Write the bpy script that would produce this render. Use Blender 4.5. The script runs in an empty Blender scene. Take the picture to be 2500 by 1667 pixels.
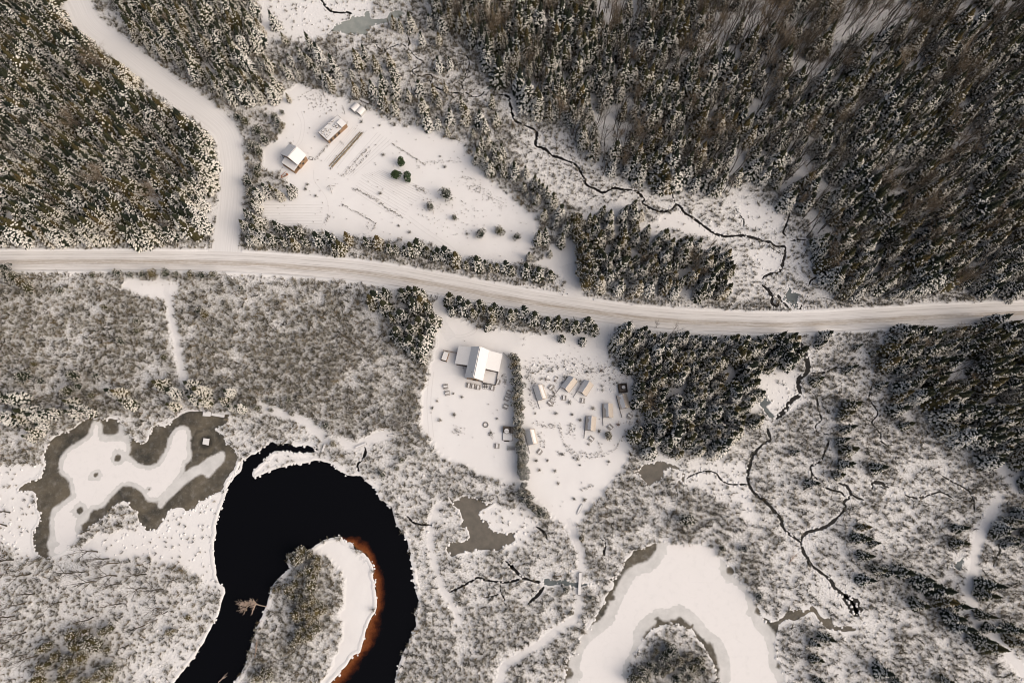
import bpy, math, random
import numpy as np
from mathutils import Vector, Matrix
from mathutils.geometry import delaunay_2d_cdt

# ------------------------------------------------------------------ camera, light, exposure
scene = bpy.context.scene
FOC, ALT = 1800.0, 309.0                 # focal length in photo pixels (2500 wide), drone height in metres
TILT = math.atan(457 / FOC)
cam_data = bpy.data.cameras.new('drone_camera')
cam = bpy.data.objects.new('drone_camera', cam_data)
scene.collection.objects.link(cam)
cam_data.sensor_width = 36.0
cam_data.lens = 36.0 * FOC / 2500.0
cam_data.clip_start, cam_data.clip_end = 1.0, 20000.0
cam.location = (0, 0, ALT)
cam.rotation_euler = (TILT, 0, 0)
scene.camera = cam

SUN_AZ, SUN_EL = math.radians(110), math.radians(38)     # clockwise from north (+Y), above the horizon
world = bpy.data.worlds.new('World'); scene.world = world; world.use_nodes = True
wn = world.node_tree.nodes; wl = world.node_tree.links
sky = wn.new('ShaderNodeTexSky'); sky.sky_type = 'NISHITA'; sky.sun_disc = False
sky.sun_elevation = SUN_EL; sky.sun_rotation = SUN_AZ
sky.air_density = 0.9; sky.dust_density = 7.0; sky.ozone_density = 0.0
thin_cloud = wn.new('ShaderNodeHueSaturation'); thin_cloud.inputs['Saturation'].default_value = 0.75      # sky greyed by even thin cloud
wl.new(sky.outputs[0], thin_cloud.inputs['Color']); wl.new(thin_cloud.outputs[0], wn['Background'].inputs[0]); wn['Background'].inputs[1].default_value = 0.12
sun_data = bpy.data.lights.new('sun', 'SUN'); sun = bpy.data.objects.new('sun', sun_data)
scene.collection.objects.link(sun)
sun_data.energy = 1.1; sun_data.angle = math.radians(95); sun_data.color = (1.0, 0.89, 0.77)
sdir = Vector((math.sin(SUN_AZ) * math.cos(SUN_EL), math.cos(SUN_AZ) * math.cos(SUN_EL), math.sin(SUN_EL)))
sun.rotation_euler = sdir.to_track_quat('Z', 'Y').to_euler()
sun.location = sdir * 500
vs = scene.view_settings
vs.view_transform = 'Standard'; vs.look = 'None'; vs.gamma = 1.0; vs.use_curve_mapping = False
vs.exposure = 0.14
scene.render.engine = 'CYCLES'
scene.cycles.max_bounces = 4; scene.cycles.diffuse_bounces = 2; scene.cycles.glossy_bounces = 2
scene.cycles.transparent_max_bounces = 4
scene.cycles.use_denoising = True; scene.cycles.filter_width = 1.0

# ------------------------------------------------------------------ helpers
RNG = np.random.default_rng(7); random.seed(7)
COL = scene.collection
CT, ST = math.cos(TILT), math.sin(TILT)
CROP = {c: (o, 3.647) for c, o in dict(A=(0, 0), B=(620, 0), C=(1240, 0), D=(1860, 0), E=(0, 410), F=(620, 410), G=(1240, 410),
        H=(1860, 410), I=(0, 820), J=(620, 820), K=(1240, 820), L=(1860, 820), M=(0, 1237), N=(620, 1237), O=(1240, 1237), P=(1860, 1237)).items()}
CROP['Z'] = ((0, 0), 0.9408)             # the whole photograph as shown
CROP['h'] = ((1040, 820), 5.6); CROP['g'] = ((660, 230), 4.267); CROP['k'] = ((1260, 880), 3.733); CROP['t'] = ((1180, 960), 5.6)
CROP['S'] = ((0, 0), 1.0)

def px(c, pts):
    (ox, oy), s = CROP[c]
    a = np.atleast_2d(np.array(pts, float))[:, :2]
    return a / s + np.array([ox, oy])

def ground(p, z=0.0):
    """photo pixels -> metres on the plane at height z"""
    p = np.atleast_2d(np.asarray(p, float)); cx = (p[:, 0] - 1250) / FOC; cy = (833.5 - p[:, 1]) / FOC
    k = (ALT - z) / (CT - cy * ST)
    return np.stack([cx * k, (cy * CT + ST) * k], 1)

def pixel(w, z=0.0):
    """metres -> photo pixels"""
    w = np.atleast_2d(np.asarray(w, float)); d = ALT - z
    Yc = w[:, 1] * CT - d * ST
    dep = w[:, 1] * ST + d * CT
    return np.stack([1250 + FOC * w[:, 0] / dep, 833.5 - FOC * Yc / dep], 1)

def at(c, pts, z=0.0):
    return ground(px(c, pts), z)

def multi(*segs):
    """a polyline made of pieces given in different crops, in photo pixels"""
    return np.concatenate([px(c, p) for c, p in segs])

def hash2(i, j, seed):
    n = (i.astype(np.int64) * 374761393 + j.astype(np.int64) * 668265263 + seed * 974634777) & 0x7fffffff
    n = ((n ^ (n >> 13)) * 1274126177) & 0x7fffffff
    return ((n ^ (n >> 16)) & 0xffff) / 65535.0

def vnoise(x, y, seed=0):
    xi, yi = np.floor(x), np.floor(y); fx, fy = x - xi, y - yi
    fx = fx * fx * (3 - 2 * fx); fy = fy * fy * (3 - 2 * fy)
    a = hash2(xi, yi, seed); b = hash2(xi + 1, yi, seed); c = hash2(xi, yi + 1, seed); d = hash2(xi + 1, yi + 1, seed)
    return (a * (1 - fx) + b * fx) * (1 - fy) + (c * (1 - fx) + d * fx) * fy

def fbm(x, y, seed=0, octv=4):
    s, a, t = 0.0, 0.5, 0.0
    for o in range(octv):
        s = s + a * vnoise(x, y, seed + o * 17); t += a; a *= 0.5; x = x * 2.03 + 11.3; y = y * 2.03 + 5.7
    return s / t

def inside(pts, poly):
    x, y = pts[:, 0], pts[:, 1]; r = np.zeros(len(pts), bool)
    b = (x >= poly[:, 0].min()) & (x <= poly[:, 0].max()) & (y >= poly[:, 1].min()) & (y <= poly[:, 1].max())
    if not b.any(): return r
    xb, yb = x[b], y[b]; rr = np.zeros(len(xb), bool); n = len(poly)
    for i in range(n):
        x1, y1 = poly[i]; x2, y2 = poly[(i + 1) % n]
        if y1 == y2: continue
        rr ^= ((y1 > yb) != (y2 > yb)) & (xb < (x2 - x1) * (yb - y1) / (y2 - y1) + x1)
    r[b] = rr
    return r

def seg_dist(pts, line, closed=False):
    n = len(line); d = np.full(len(pts), 1e9)
    for i in range(n if closed else n - 1):
        a, b = line[i], line[(i + 1) % n]; ab = b - a; L = ab @ ab
        if L < 1e-9: continue
        t = np.clip(((pts - a) @ ab) / L, 0, 1)[:, None]
        d = np.minimum(d, np.hypot(*(pts - a - t * ab).T))
    return d

def sdf(pts, poly):
    d = seg_dist(pts, poly, True)
    return np.where(inside(pts, poly), -d, d)

def smooth(p, closed, step):
    """Catmull-Rom through p, resampled every step metres"""
    p = np.asarray(p, float); n = len(p)
    if closed: q = np.concatenate([p[-1:], p, p[:2]])
    else: q = np.concatenate([2 * p[:1] - p[1:2], p, 2 * p[-1:] - p[-2:-1]])
    out = []
    for i in range(1, len(q) - 2):
        a, b, c, d = q[i - 1:i + 3]
        m = max(2, int(np.hypot(*(c - b)) / step * 1.5)); t = np.linspace(0, 1, m, endpoint=False)[:, None]
        out.append(0.5 * (2 * b + (c - a) * t + (2 * a - 5 * b + 4 * c - d) * t ** 2 + (3 * b - a - 3 * c + d) * t ** 3))
    out = np.concatenate(out + ([] if closed else [q[-2:-1]]))
    e = np.concatenate([out, out[:1]]) if closed else out
    L = np.concatenate([[0], np.cumsum(np.hypot(*np.diff(e, axis=0).T))])
    k = max(4, int(L[-1] / step)); s = np.linspace(0, L[-1], k + 1)[:(-1 if closed else None)]
    return np.stack([np.interp(s, L, e[:, 0]), np.interp(s, L, e[:, 1])], 1)

def ragged(p, closed, amp, scale, seed=3):
    x, y = p[:, 0] / scale, p[:, 1] / scale
    return p + amp * 2 * (np.stack([fbm(x, y, seed), fbm(x, y, seed + 50)], 1) - 0.5)

def smoothstep(a, b, x):
    t = np.clip((x - a) / (b - a), 0, 1); return t * t * (3 - 2 * t)

# ---- meshes
class MB:
    def __init__(s): s.v, s.f, s.m, s.a = [], [], [], []
    def add(s, vs, fs, mat=0, a=0.0):
        o = len(s.v); s.v += [tuple(map(float, q)) for q in vs]
        s.a += list(a) if hasattr(a, '__len__') else [a] * len(vs)
        for q in fs: s.f.append(tuple(o + i for i in q)); s.m.append(mat)
    def box(s, x0, x1, y0, y1, z0, z1, mat=0):
        s.add([(x0, y0, z0), (x1, y0, z0), (x1, y1, z0), (x0, y1, z0), (x0, y0, z1), (x1, y0, z1), (x1, y1, z1), (x0, y1, z1)],
              [(3, 2, 1, 0), (4, 5, 6, 7), (0, 1, 5, 4), (1, 2, 6, 5), (2, 3, 7, 6), (3, 0, 4, 7)], mat)
    def prism(s, prof, y0, y1, mat=0, axis='y'):
        """profile of (x, z) points counter-clockwise, extruded along y (or x)"""
        n = len(prof)
        if axis == 'y': vs_ = [(x, y0, z) for x, z in prof] + [(x, y1, z) for x, z in prof]
        else: vs_ = [(y0, x, z) for x, z in prof] + [(y1, x, z) for x, z in prof]
        s.add(vs_, [tuple(range(n)), tuple(range(2 * n - 1, n - 1, -1))] + [((i + 1) % n, i, n + i, n + (i + 1) % n) for i in range(n)], mat)
    def slab(s, quad, th, mat=0):
        """a sloping plate: four corners and a thickness upwards"""
        q = [Vector(c) for c in quad]; n = (q[1] - q[0]).cross(q[3] - q[0]).normalized()
        if n.z < 0: n = -n
        t = [c + n * th for c in q]
        s.add(q + t, [(3, 2, 1, 0), (4, 5, 6, 7), (0, 1, 5, 4), (1, 2, 6, 5), (2, 3, 7, 6), (3, 0, 4, 7)], mat)
    def tube(s, p0, p1, r0, r1, n=5, mat=0, cap=True, a=0.0):
        p0, p1 = Vector(p0), Vector(p1); d = (p1 - p0)
        if d.length < 1e-6: return
        d.normalize(); u = d.orthogonal().normalized(); w = d.cross(u)
        vs_ = []
        for p, r in ((p0, r0), (p1, r1)):
            for k in range(n):
                g = 2 * math.pi * k / n; vs_.append(p + (u * math.cos(g) + w * math.sin(g)) * r)
        fs = [(k, (k + 1) % n, n + (k + 1) % n, n + k) for k in range(n)]
        if cap: fs += [tuple(range(n - 1, -1, -1)), tuple(range(n, 2 * n))]
        s.add(vs_, fs, mat, a)
    def mesh(s, name, mats, attr=None):
        me = bpy.data.meshes.new(name); me.from_pydata(s.v, [], s.f)
        for m in mats: me.materials.append(M[m])
        if len(mats) > 1: me.polygons.foreach_set('material_index', np.array(s.m, np.int32))
        if attr: me.attributes.new(attr, 'FLOAT', 'POINT').data.foreach_set('value', np.array(s.a, np.float32))
        me.update(); return me

def link(name, me, parent=None, loc=None, rz=None):
    o = bpy.data.objects.new(name, me); COL.objects.link(o)
    if parent is not None: o.parent = parent
    if loc is not None: o.location = loc
    if rz is not None: o.rotation_euler = (0, 0, rz)
    return o

def tag(o, label, cat=None, group=None, kind=None):
    o['label'] = label
    if cat: o['category'] = cat
    if group: o['group'] = group
    if kind: o['kind'] = kind
    return o

def thing(name, label, cat, xy, rz=0.0, group=None, z=0.0):
    o = link(name, None, None, (float(xy[0]), float(xy[1]), z), rz); o.empty_display_size = 0.5
    return tag(o, label, cat, group)

def copy_tree(o, parent=None):
    c = o.copy(); COL.objects.link(c); c.parent = parent
    for ch in list(o.children): copy_tree(ch, c)
    return c

def grid_mesh(name, V, F, mat, attrs=None):
    me = bpy.data.meshes.new(name); V = np.asarray(V, np.float32); F = np.asarray(F, np.int32)
    me.vertices.add(len(V)); me.vertices.foreach_set('co', V.ravel())
    k = F.shape[1]; me.loops.add(F.size); me.loops.foreach_set('vertex_index', F.ravel())
    me.polygons.add(len(F)); me.polygons.foreach_set('loop_start', np.arange(len(F), dtype=np.int32) * k)
    me.materials.append(M[mat])
    for n, v in (attrs or {}).items():
        v = np.asarray(v, np.float32)
        if v.ndim == 1: me.attributes.new(n, 'FLOAT', 'POINT').data.foreach_set('value', v)
        else: me.attributes.new(n, 'FLOAT_VECTOR', 'POINT').data.foreach_set('vector', v.ravel())
    me.update(calc_edges=True); me.validate(); return me

def fill(outline, holes=(), step=0.0):
    """triangulated sheet inside an outline; returns points and triangles"""
    loops = [np.asarray(outline)] + [np.asarray(h) for h in holes]
    pts, edges = [], []
    for l in loops:
        o = len(pts); pts += [Vector(q) for q in l]; n = len(l); edges += [(o + i, o + (i + 1) % n) for i in range(n)]
    if step:
        lo, hi = loops[0].min(0), loops[0].max(0)
        gx, gy = np.meshgrid(np.arange(lo[0], hi[0], step), np.arange(lo[1], hi[1], step))
        g = np.stack([gx.ravel(), gy.ravel()], 1) + RNG.uniform(-.3, .3, (gx.size, 2)) * step
        k = inside(g, loops[0])
        for h in loops[1:]: k &= ~inside(g, h)
        g = g[k]
        for l in loops: g = g[seg_dist(g, l, True) > step * .45]
        pts += [Vector(q) for q in g]
    V, _, F, _, _, _ = delaunay_2d_cdt(pts, edges, [], 0, 1e-5)
    V = np.array([tuple(v) for v in V]); F = np.array([f for f in F if len(f) == 3])
    c = V[F].mean(1); k = inside(c, loops[0])
    for h in loops[1:]: k &= ~inside(c, h)
    F = F[k]
    a = V[F[:, 1]] - V[F[:, 0]]; b = V[F[:, 2]] - V[F[:, 0]]
    fl = (a[:, 0] * b[:, 1] - a[:, 1] * b[:, 0]) < 0; F[fl] = F[fl][:, ::-1]
    return V, F

def strip(line, half, z, mat, name, cross=None, jag=0.0, seed=1):
    """a band along a line in metres; half = half width (number or array); carries st = (across, along)"""
    t = np.gradient(line, axis=0); t /= np.maximum(np.hypot(*t.T), 1e-6)[:, None]; nrm = np.stack([-t[:, 1], t[:, 0]], 1)
    L = np.concatenate([[0], np.cumsum(np.hypot(*np.diff(line, axis=0).T))])
    half = np.broadcast_to(np.asarray(half, float), (len(line),))
    cs = np.array(cross if cross is not None else [-1, 1], float); n, m = len(line), len(cs)
    lj = 1 + jag * 2 * (fbm(L / .9, L * 0 + 3.1, seed) - .5); rj = 1 + jag * 2 * (fbm(L / .9, L * 0 + 9.7, seed + 4) - .5)
    V, S = [], []
    for j, c in enumerate(cs):
        w = half * (lj if c < 0 else rj) * c
        V.append(np.column_stack([line - nrm * w[:, None], np.full(n, z)])); S.append(np.column_stack([np.full(n, c) * half, L, np.zeros(n)]))
    V = np.stack(V, 1).reshape(-1, 3); S = np.stack(S, 1).reshape(-1, 3)
    i = np.arange(n - 1)[:, None] * m + np.arange(m - 1)[None]; i = i.ravel()
    F = np.stack([i, i + m, i + m + 1, i + 1], 1)[:, ::-1]
    return grid_mesh(name, V, F, mat, {'st': S})

# ------------------------------------------------------------------ materials
M = {}
def material(name, build):
    m = bpy.data.materials.new(name); m.use_nodes = True; nt = m.node_tree
    b = nt.nodes['Principled BSDF']; b.inputs['Roughness'].default_value = 0.8; b.inputs['Specular IOR Level'].default_value = 0.2
    build(nt, b); M[name] = m; return m

def N(nt, t, **kw):
    n = nt.nodes.new(t)
    for k, v in kw.items():
        if k in n.inputs: n.inputs[k].default_value = v
        else: setattr(n, k, v)
    return n

def ramp(nt, src, stops):
    r = nt.nodes.new('ShaderNodeValToRGB'); e = r.color_ramp.elements
    while len(e) < len(stops): e.new(0.5)
    for el, (p, c) in zip(e, stops):
        el.position = p; el.color = (c, c, c, 1) if not hasattr(c, '__len__') else (*c, 1)
    nt.links.new(src, r.inputs[0]); return r.outputs[0]

def mix(nt, fac, a, b, mode='MIX'):
    n = nt.nodes.new('ShaderNodeMix'); n.data_type = 'RGBA'; n.blend_type = mode
    for sock, v in ((n.inputs[0], fac), (n.inputs[6], a), (n.inputs[7], b)):
        if isinstance(v, (int, float)): sock.default_value = v
        elif hasattr(v, 'default_value') or hasattr(v, 'links'): nt.links.new(v, sock)
        else: sock.default_value = (*v, 1)
    return n.outputs[2]

def mth(nt, op, a, b=None):
    n = nt.nodes.new('ShaderNodeMath'); n.operation = op
    for i, v in enumerate((a, b)):
        if v is None: continue
        if isinstance(v, (int, float)): n.inputs[i].default_value = v
        else: nt.links.new(v, n.inputs[i])
    return n.outputs[0]

def noise(nt, scale, detail=4, rough=0.55, vec=None, out='Fac'):
    n = N(nt, 'ShaderNodeTexNoise', Scale=scale, Detail=detail, Roughness=rough)
    if vec is None: vec = nt.nodes.new('ShaderNodeNewGeometry').outputs['Position']
    nt.links.new(vec, n.inputs['Vector']); return n.outputs[out]

def attr(nt, name, out='Fac'):
    return N(nt, 'ShaderNodeAttribute', attribute_name=name).outputs[out]

def bump(nt, b, h, strength, dist):
    n = N(nt, 'ShaderNodeBump', Strength=strength, Distance=dist); nt.links.new(h, n.inputs['Height']); nt.links.new(n.outputs[0], b.inputs['Normal'])

SNOW, SNOW2 = (0.80, 0.782, 0.772), (0.71, 0.695, 0.685)
def m_ground(nt, b):
    cov = attr(nt, 'cover')
    litter = mix(nt, noise(nt, 0.35, 3), (0.20, 0.168, 0.11), (0.09, 0.08, 0.055))
    fine = noise(nt, 1.3, 5, 0.7); big = noise(nt, 0.12, 3)
    s = mth(nt, 'ADD', mth(nt, 'MULTIPLY', fine, 0.75), mth(nt, 'MULTIPLY', big, 0.25))
    thr = mth(nt, 'ADD', s, mth(nt, 'MULTIPLY', cov, 0.17))
    f = ramp(nt, thr, [(0.60, 0.0), (0.73, 0.55)])
    sn = mix(nt, ramp(nt, noise(nt, 0.5, 4), [(0.35, 0.0), (0.7, 1.0)]), SNOW, SNOW2)
    clean = mix(nt, ramp(nt, noise(nt, 0.08, 4), [(0.3, 0.0), (0.7, 1.0)]), SNOW, (0.765, 0.742, 0.732))
    sn = mix(nt, ramp(nt, cov, [(0.05, 0.0), (0.4, 1.0)]), clean, sn)
    f2 = mth(nt, 'MULTIPLY', f, ramp(nt, cov, [(0.02, 0.0), (0.25, 1.0)]))
    nt.links.new(mix(nt, f2, sn, litter), b.inputs['Base Color'])
    hh = mth(nt, 'ADD', mth(nt, 'MULTIPLY', noise(nt, 0.9, 4), mth(nt, 'ADD', mth(nt, 'MULTIPLY', cov, 1.0), 0.06)), mth(nt, 'MULTIPLY', noise(nt, 0.1, 2), 0.5))
    bump(nt, b, hh, 0.7, 0.8)
def m_snow(nt, b):
    nt.links.new(mix(nt, noise(nt, 0.6, 4), SNOW, SNOW2), b.inputs['Base Color']); bump(nt, b, noise(nt, 1.2, 4), 0.35, 0.3)
def m_path(nt, b):
    nt.links.new(mix(nt, noise(nt, 0.9, 5, 0.65), (0.80, 0.78, 0.775), (0.66, 0.645, 0.635)), b.inputs['Base Color']); bump(nt, b, noise(nt, 1.5, 4), 0.3, 0.2)
def m_road(nt, b):
    st = attr(nt, 'st', 'Vector'); sep = N(nt, 'ShaderNodeSeparateXYZ'); nt.links.new(st, sep.inputs[0])
    u, v = sep.outputs[0], sep.outputs[1]
    def stretched(su, sv, det=5, seed=0.0):
        c = N(nt, 'ShaderNodeCombineXYZ'); nt.links.new(mth(nt, 'MULTIPLY', u, su), c.inputs[0]); nt.links.new(mth(nt, 'MULTIPLY', v, sv), c.inputs[1]); c.inputs[2].default_value = seed
        return noise(nt, 1.0, det, 0.6, c.outputs[0])
    un = mth(nt, 'MULTIPLY_ADD', u, 0.1)  # about -0.5..0.5
    n = un.node; n.inputs[2].default_value = 0.5
    fineg = stretched(3.2, 0.06); grain = stretched(2.0, 0.6, 6, 4.0)
    band = ramp(nt, un, [(0.40, 0.0), (0.49, 0.85), (0.56, 1.0), (0.63, 0.75), (0.70, 0.1), (0.80, 0.25), (0.88, 0.0)])
    sand = mth(nt, 'MULTIPLY', band, ramp(nt, mth(nt, 'ADD', mth(nt, 'MULTIPLY', fineg, 0.7), mth(nt, 'MULTIPLY', grain, 0.3)), [(0.36, 0.05), (0.62, 1.0)]))
    base = mix(nt, ramp(nt, fineg, [(0.35, 0.0), (0.65, 1.0)]), (0.76, 0.735, 0.72), (0.64, 0.615, 0.60))
    c = mix(nt, mth(nt, 'MULTIPLY', sand, 0.95), base, (0.36, 0.295, 0.225))
    rut = ramp(nt, un, [(0.17, 0.0), (0.20, 0.7), (0.23, 0.0), (0.36, 0.0), (0.38, 0.8), (0.40, 0.0), (0.46, 0.3), (0.48, 0.9), (0.50, 0.3), (0.64, 0.0), (0.67, 1.0), (0.70, 0.0), (0.75, 0.5), (0.78, 0.0), (0.90, 0.0), (0.925, 1.0), (0.95, 0.0)])
    rutm = mth(nt, 'MULTIPLY', rut, ramp(nt, stretched(0.6, 0.09, 4, 9.0), [(0.36, 0.0), (0.60, 1.0)]))
    c = mix(nt, mth(nt, 'MULTIPLY', rutm, 0.6), c, (0.16, 0.135, 0.115))
    nt.links.new(c, b.inputs['Base Color']); bump(nt, b, mth(nt, 'SUBTRACT', fineg, rutm), 0.4, 0.15)
def m_side(nt, b):
    st = attr(nt, 'st', 'Vector'); sep = N(nt, 'ShaderNodeSeparateXYZ'); nt.links.new(st, sep.inputs[0])
    c = N(nt, 'ShaderNodeCombineXYZ'); nt.links.new(mth(nt, 'MULTIPLY', sep.outputs[0], 2.2), c.inputs[0]); nt.links.new(mth(nt, 'MULTIPLY', sep.outputs[1], 0.04), c.inputs[1])
    f = noise(nt, 1.0, 4, 0.55, c.outputs[0])
    nt.links.new(mix(nt, ramp(nt, f, [(0.35, 0.0), (0.7, 1.0)]), (0.78, 0.762, 0.755), (0.70, 0.682, 0.672)), b.inputs['Base Color']); bump(nt, b, f, 0.25, 0.12)
def m_river(nt, b):
    b.inputs['Base Color'].default_value = (0.003, 0.003, 0.004, 1); b.inputs['Roughness'].default_value = 0.12; b.inputs['Specular IOR Level'].default_value = 0.12
    bump(nt, b, noise(nt, 0.8, 3), 0.08, 0.1)
def m_shallow(nt, b):
    d = attr(nt, 'depth'); n1 = noise(nt, 0.35, 5, 0.65)
    dd = mth(nt, 'ADD', d, mth(nt, 'ADD', mth(nt, 'MULTIPLY', mth(nt, 'SUBTRACT', n1, 0.5), 0.7), mth(nt, 'MULTIPLY', mth(nt, 'SUBTRACT', noise(nt, 1.6, 4, 0.7), 0.5), 0.3)))
    c = ramp(nt, dd, [(0.0, (0.05, 0.022, 0.010)), (0.10, (0.19, 0.066, 0.022)), (0.30, (0.14, 0.040, 0.013)), (0.55, (0.05, 0.014, 0.006)), (0.80, (0.003, 0.003, 0.004))])
    nt.links.new(c, b.inputs['Base Color']); b.inputs['Roughness'].default_value = 0.15; b.inputs['Specular IOR Level'].default_value = 0.12
def m_ice(nt, b):
    i = attr(nt, 'ice'); n1 = noise(nt, 0.25, 5, 0.6); n2 = noise(nt, 1.6, 4, 0.65)
    clear = mix(nt, ramp(nt, noise(nt, 0.09, 4, 0.6), [(0.36, 0.0), (0.64, 1.0)]), (0.135, 0.115, 0.085), (0.050, 0.047, 0.040))
    clear = mix(nt, ramp(nt, n1, [(0.45, 0.0), (0.75, 0.55)]), clear, (0.175, 0.152, 0.118))
    clear = mix(nt, ramp(nt, n2, [(0.60, 0.0), (0.75, 0.5)]), clear, (0.27, 0.245, 0.20))
    clear = mix(nt, ramp(nt, N_vor(nt), [(0.02, 0.85), (0.05, 0.0)]), clear, (0.035, 0.032, 0.028))
    grey = mix(nt, ramp(nt, n1, [(0.3, 0.0), (0.7, 1.0)]), (0.68, 0.665, 0.65), (0.55, 0.54, 0.525))
    white = mix(nt, noise(nt, 0.15, 3), (0.80, 0.772, 0.76), (0.765, 0.74, 0.728))
    w = mth(nt, 'ADD', i, mth(nt, 'MULTIPLY', mth(nt, 'SUBTRACT', n1, 0.5), 0.10))
    c = mix(nt, ramp(nt, w, [(0.08, 0.0), (0.26, 0.35), (0.48, 1.0)]), clear, grey)
    c = mix(nt, ramp(nt, w, [(0.66, 0.0), (0.76, 1.0)]), c, white)
    vo = N(nt, 'ShaderNodeTexVoronoi', Scale=0.11, feature='DISTANCE_TO_EDGE'); wv = N(nt, 'ShaderNodeVectorMath', operation='ADD'); nt.links.new(nt.nodes.new('ShaderNodeNewGeometry').outputs['Position'], wv.inputs[0]); nt.links.new(noise(nt, 0.3, 4, 0.6, None, 'Color'), wv.inputs[1]); nt.links.new(wv.outputs[0], vo.inputs['Vector'])
    crack = mth(nt, 'MULTIPLY', ramp(nt, vo.outputs['Distance'], [(0.0, 0.10), (0.012, 0.0)]), ramp(nt, n1, [(0.4, 0.0), (0.6, 1.0)]))
    c = mix(nt, crack, c, (0.40, 0.385, 0.36)); drift = ramp(nt, noise(nt, 0.4, 5, 0.6), [(0.52, 0.0), (0.72, 0.16)])
    c = mix(nt, drift, c, (0.52, 0.51, 0.50))
    nt.links.new(mix(nt, attr(nt, 'wet'), c, (0.022, 0.022, 0.02)), b.inputs['Base Color']); b.inputs['Roughness'].default_value = 0.45
def N_vor(nt):
    n = N(nt, 'ShaderNodeTexVoronoi', Scale=0.45); nt.links.new(nt.nodes.new('ShaderNodeNewGeometry').outputs['Position'], n.inputs['Vector']); return n.outputs['Distance']
def m_pond(c1, c2):
    def f(nt, b):
        nt.links.new(mix(nt, ramp(nt, noise(nt, 0.3, 5), [(0.3, 0.0), (0.7, 1.0)]), c1, c2), b.inputs['Base Color']); b.inputs['Roughness'].default_value = 0.3
    return f
def m_stream(nt, b):
    nt.links.new(mix(nt, noise(nt, 1.2, 4), (0.018, 0.015, 0.013), (0.006, 0.005, 0.005)), b.inputs['Base Color']); b.inputs['Roughness'].default_value = 0.3
def plain(c, c2=None, scale=2.0, rough=0.8):
    def f(nt, b):
        b.inputs['Roughness'].default_value = rough
        nt.links.new(mix(nt, noise(nt, scale, 4), c, c2 or tuple(q * 0.75 for q in c)), b.inputs['Base Color'])
    return f
def varied(c, c2, sat=0.0):
    """colour that differs from one instance to the next"""
    def f(nt, b):
        r = nt.nodes.new('ShaderNodeObjectInfo').outputs['Random']
        nt.links.new(mix(nt, r, c, c2), b.inputs['Base Color'])
    return f
def m_needles(nt, b):
    r = nt.nodes.new('ShaderNodeObjectInfo').outputs['Random']
    c = ramp(nt, r, [(0.0, (0.014, 0.020, 0.014)), (0.5, (0.026, 0.030, 0.016)), (0.85, (0.046, 0.043, 0.018)), (1.0, (0.085, 0.062, 0.024))])
    nt.links.new(c, b.inputs['Base Color'])
def m_treesnow(nt, b):
    r = nt.nodes.new('ShaderNodeObjectInfo').outputs['Random']
    nt.links.new(mix(nt, r, (0.77, 0.745, 0.705), (0.63, 0.59, 0.52)), b.inputs['Base Color'])
def m_bark(nt, b):
    g = nt.nodes.new('ShaderNodeNewGeometry'); sep = N(nt, 'ShaderNodeSeparateXYZ'); nt.links.new(g.outputs['True Normal'], sep.inputs[0])
    r = nt.nodes.new('ShaderNodeObjectInfo').outputs['Random']
    bark = mix(nt, r, (0.05, 0.045, 0.038), (0.13, 0.108, 0.082))
    f = mth(nt, 'MULTIPLY', ramp(nt, sep.outputs[2], [(0.45, 0.0), (0.8, 1.0)]), 0.55)
    nt.links.new(mix(nt, f, bark, (0.72, 0.70, 0.69)), b.inputs['Base Color'])
def m_twig(nt, b):
    t = attr(nt, 'tip'); r = nt.nodes.new('ShaderNodeObjectInfo').outputs['Random']
    br = ramp(nt, r, [(0.0, (0.030, 0.028, 0.017)), (0.6, (0.085, 0.070, 0.038)), (1.0, (0.19, 0.14, 0.070))])
    nt.links.new(mix(nt, t, br, (0.70, 0.66, 0.575)), b.inputs['Base Color'])
material('ground_snow', m_ground); material('snow', m_snow); material('path_snow', m_path); material('road_snow', m_road); material('side_road_snow', m_side)
material('river_water', m_river); material('shallow_water', m_shallow); material('pond_ice', m_ice); material('stream_water', m_stream)
material('pond_brown', m_pond((0.175, 0.155, 0.13), (0.115, 0.105, 0.09))); material('pond_green', m_pond((0.33, 0.34, 0.315), (0.24, 0.26, 0.245)))
material('pond_blue', m_pond((0.16, 0.18, 0.18), (0.10, 0.115, 0.12)))
material('needles', m_needles); material('tree_snow', m_treesnow); material('bark', m_bark); material('twig', m_twig)
material('green_needles', varied((0.028, 0.05, 0.022), (0.045, 0.07, 0.028))); material('trunk', plain((0.09, 0.068, 0.05)))
material('olive_needles', varied((0.050, 0.044, 0.018), (0.095, 0.074, 0.030)))
material('russet', varied((0.13, 0.07, 0.04), (0.20, 0.11, 0.06)))
material('tan_bark', plain((0.22, 0.175, 0.125), (0.15, 0.115, 0.08)))
material('pale_bark', plain((0.55, 0.44, 0.36), (0.38, 0.29, 0.24)))
material('wood_warm', plain((0.30, 0.19, 0.115), (0.22, 0.14, 0.085), 3.0)); material('wood_grey', plain((0.24, 0.20, 0.17), (0.16, 0.135, 0.115), 3.0))
material('wood_dark', plain((0.055, 0.042, 0.034))); material('metal_roof', plain((0.42, 0.42, 0.42), (0.36, 0.36, 0.36), 1.0, 0.5))
material('glass', plain((0.02, 0.022, 0.026), None, 1.0, 0.15)); material('canvas', plain((0.60, 0.53, 0.46), (0.50, 0.44, 0.385), 1.5))
material('roof_snow', plain((0.77, 0.752, 0.742), (0.70, 0.684, 0.674), 0.8)); material('dry_grass', varied((0.26, 0.21, 0.15), (0.16, 0.13, 0.095)))
material('stone', plain((0.24, 0.22, 0.20), None, 4.0)); material('tarp', plain((0.55, 0.54, 0.52), None, 1.0, 0.6)); material('orange_tarp', plain((0.48, 0.19, 0.09), None, 1.0))
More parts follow.
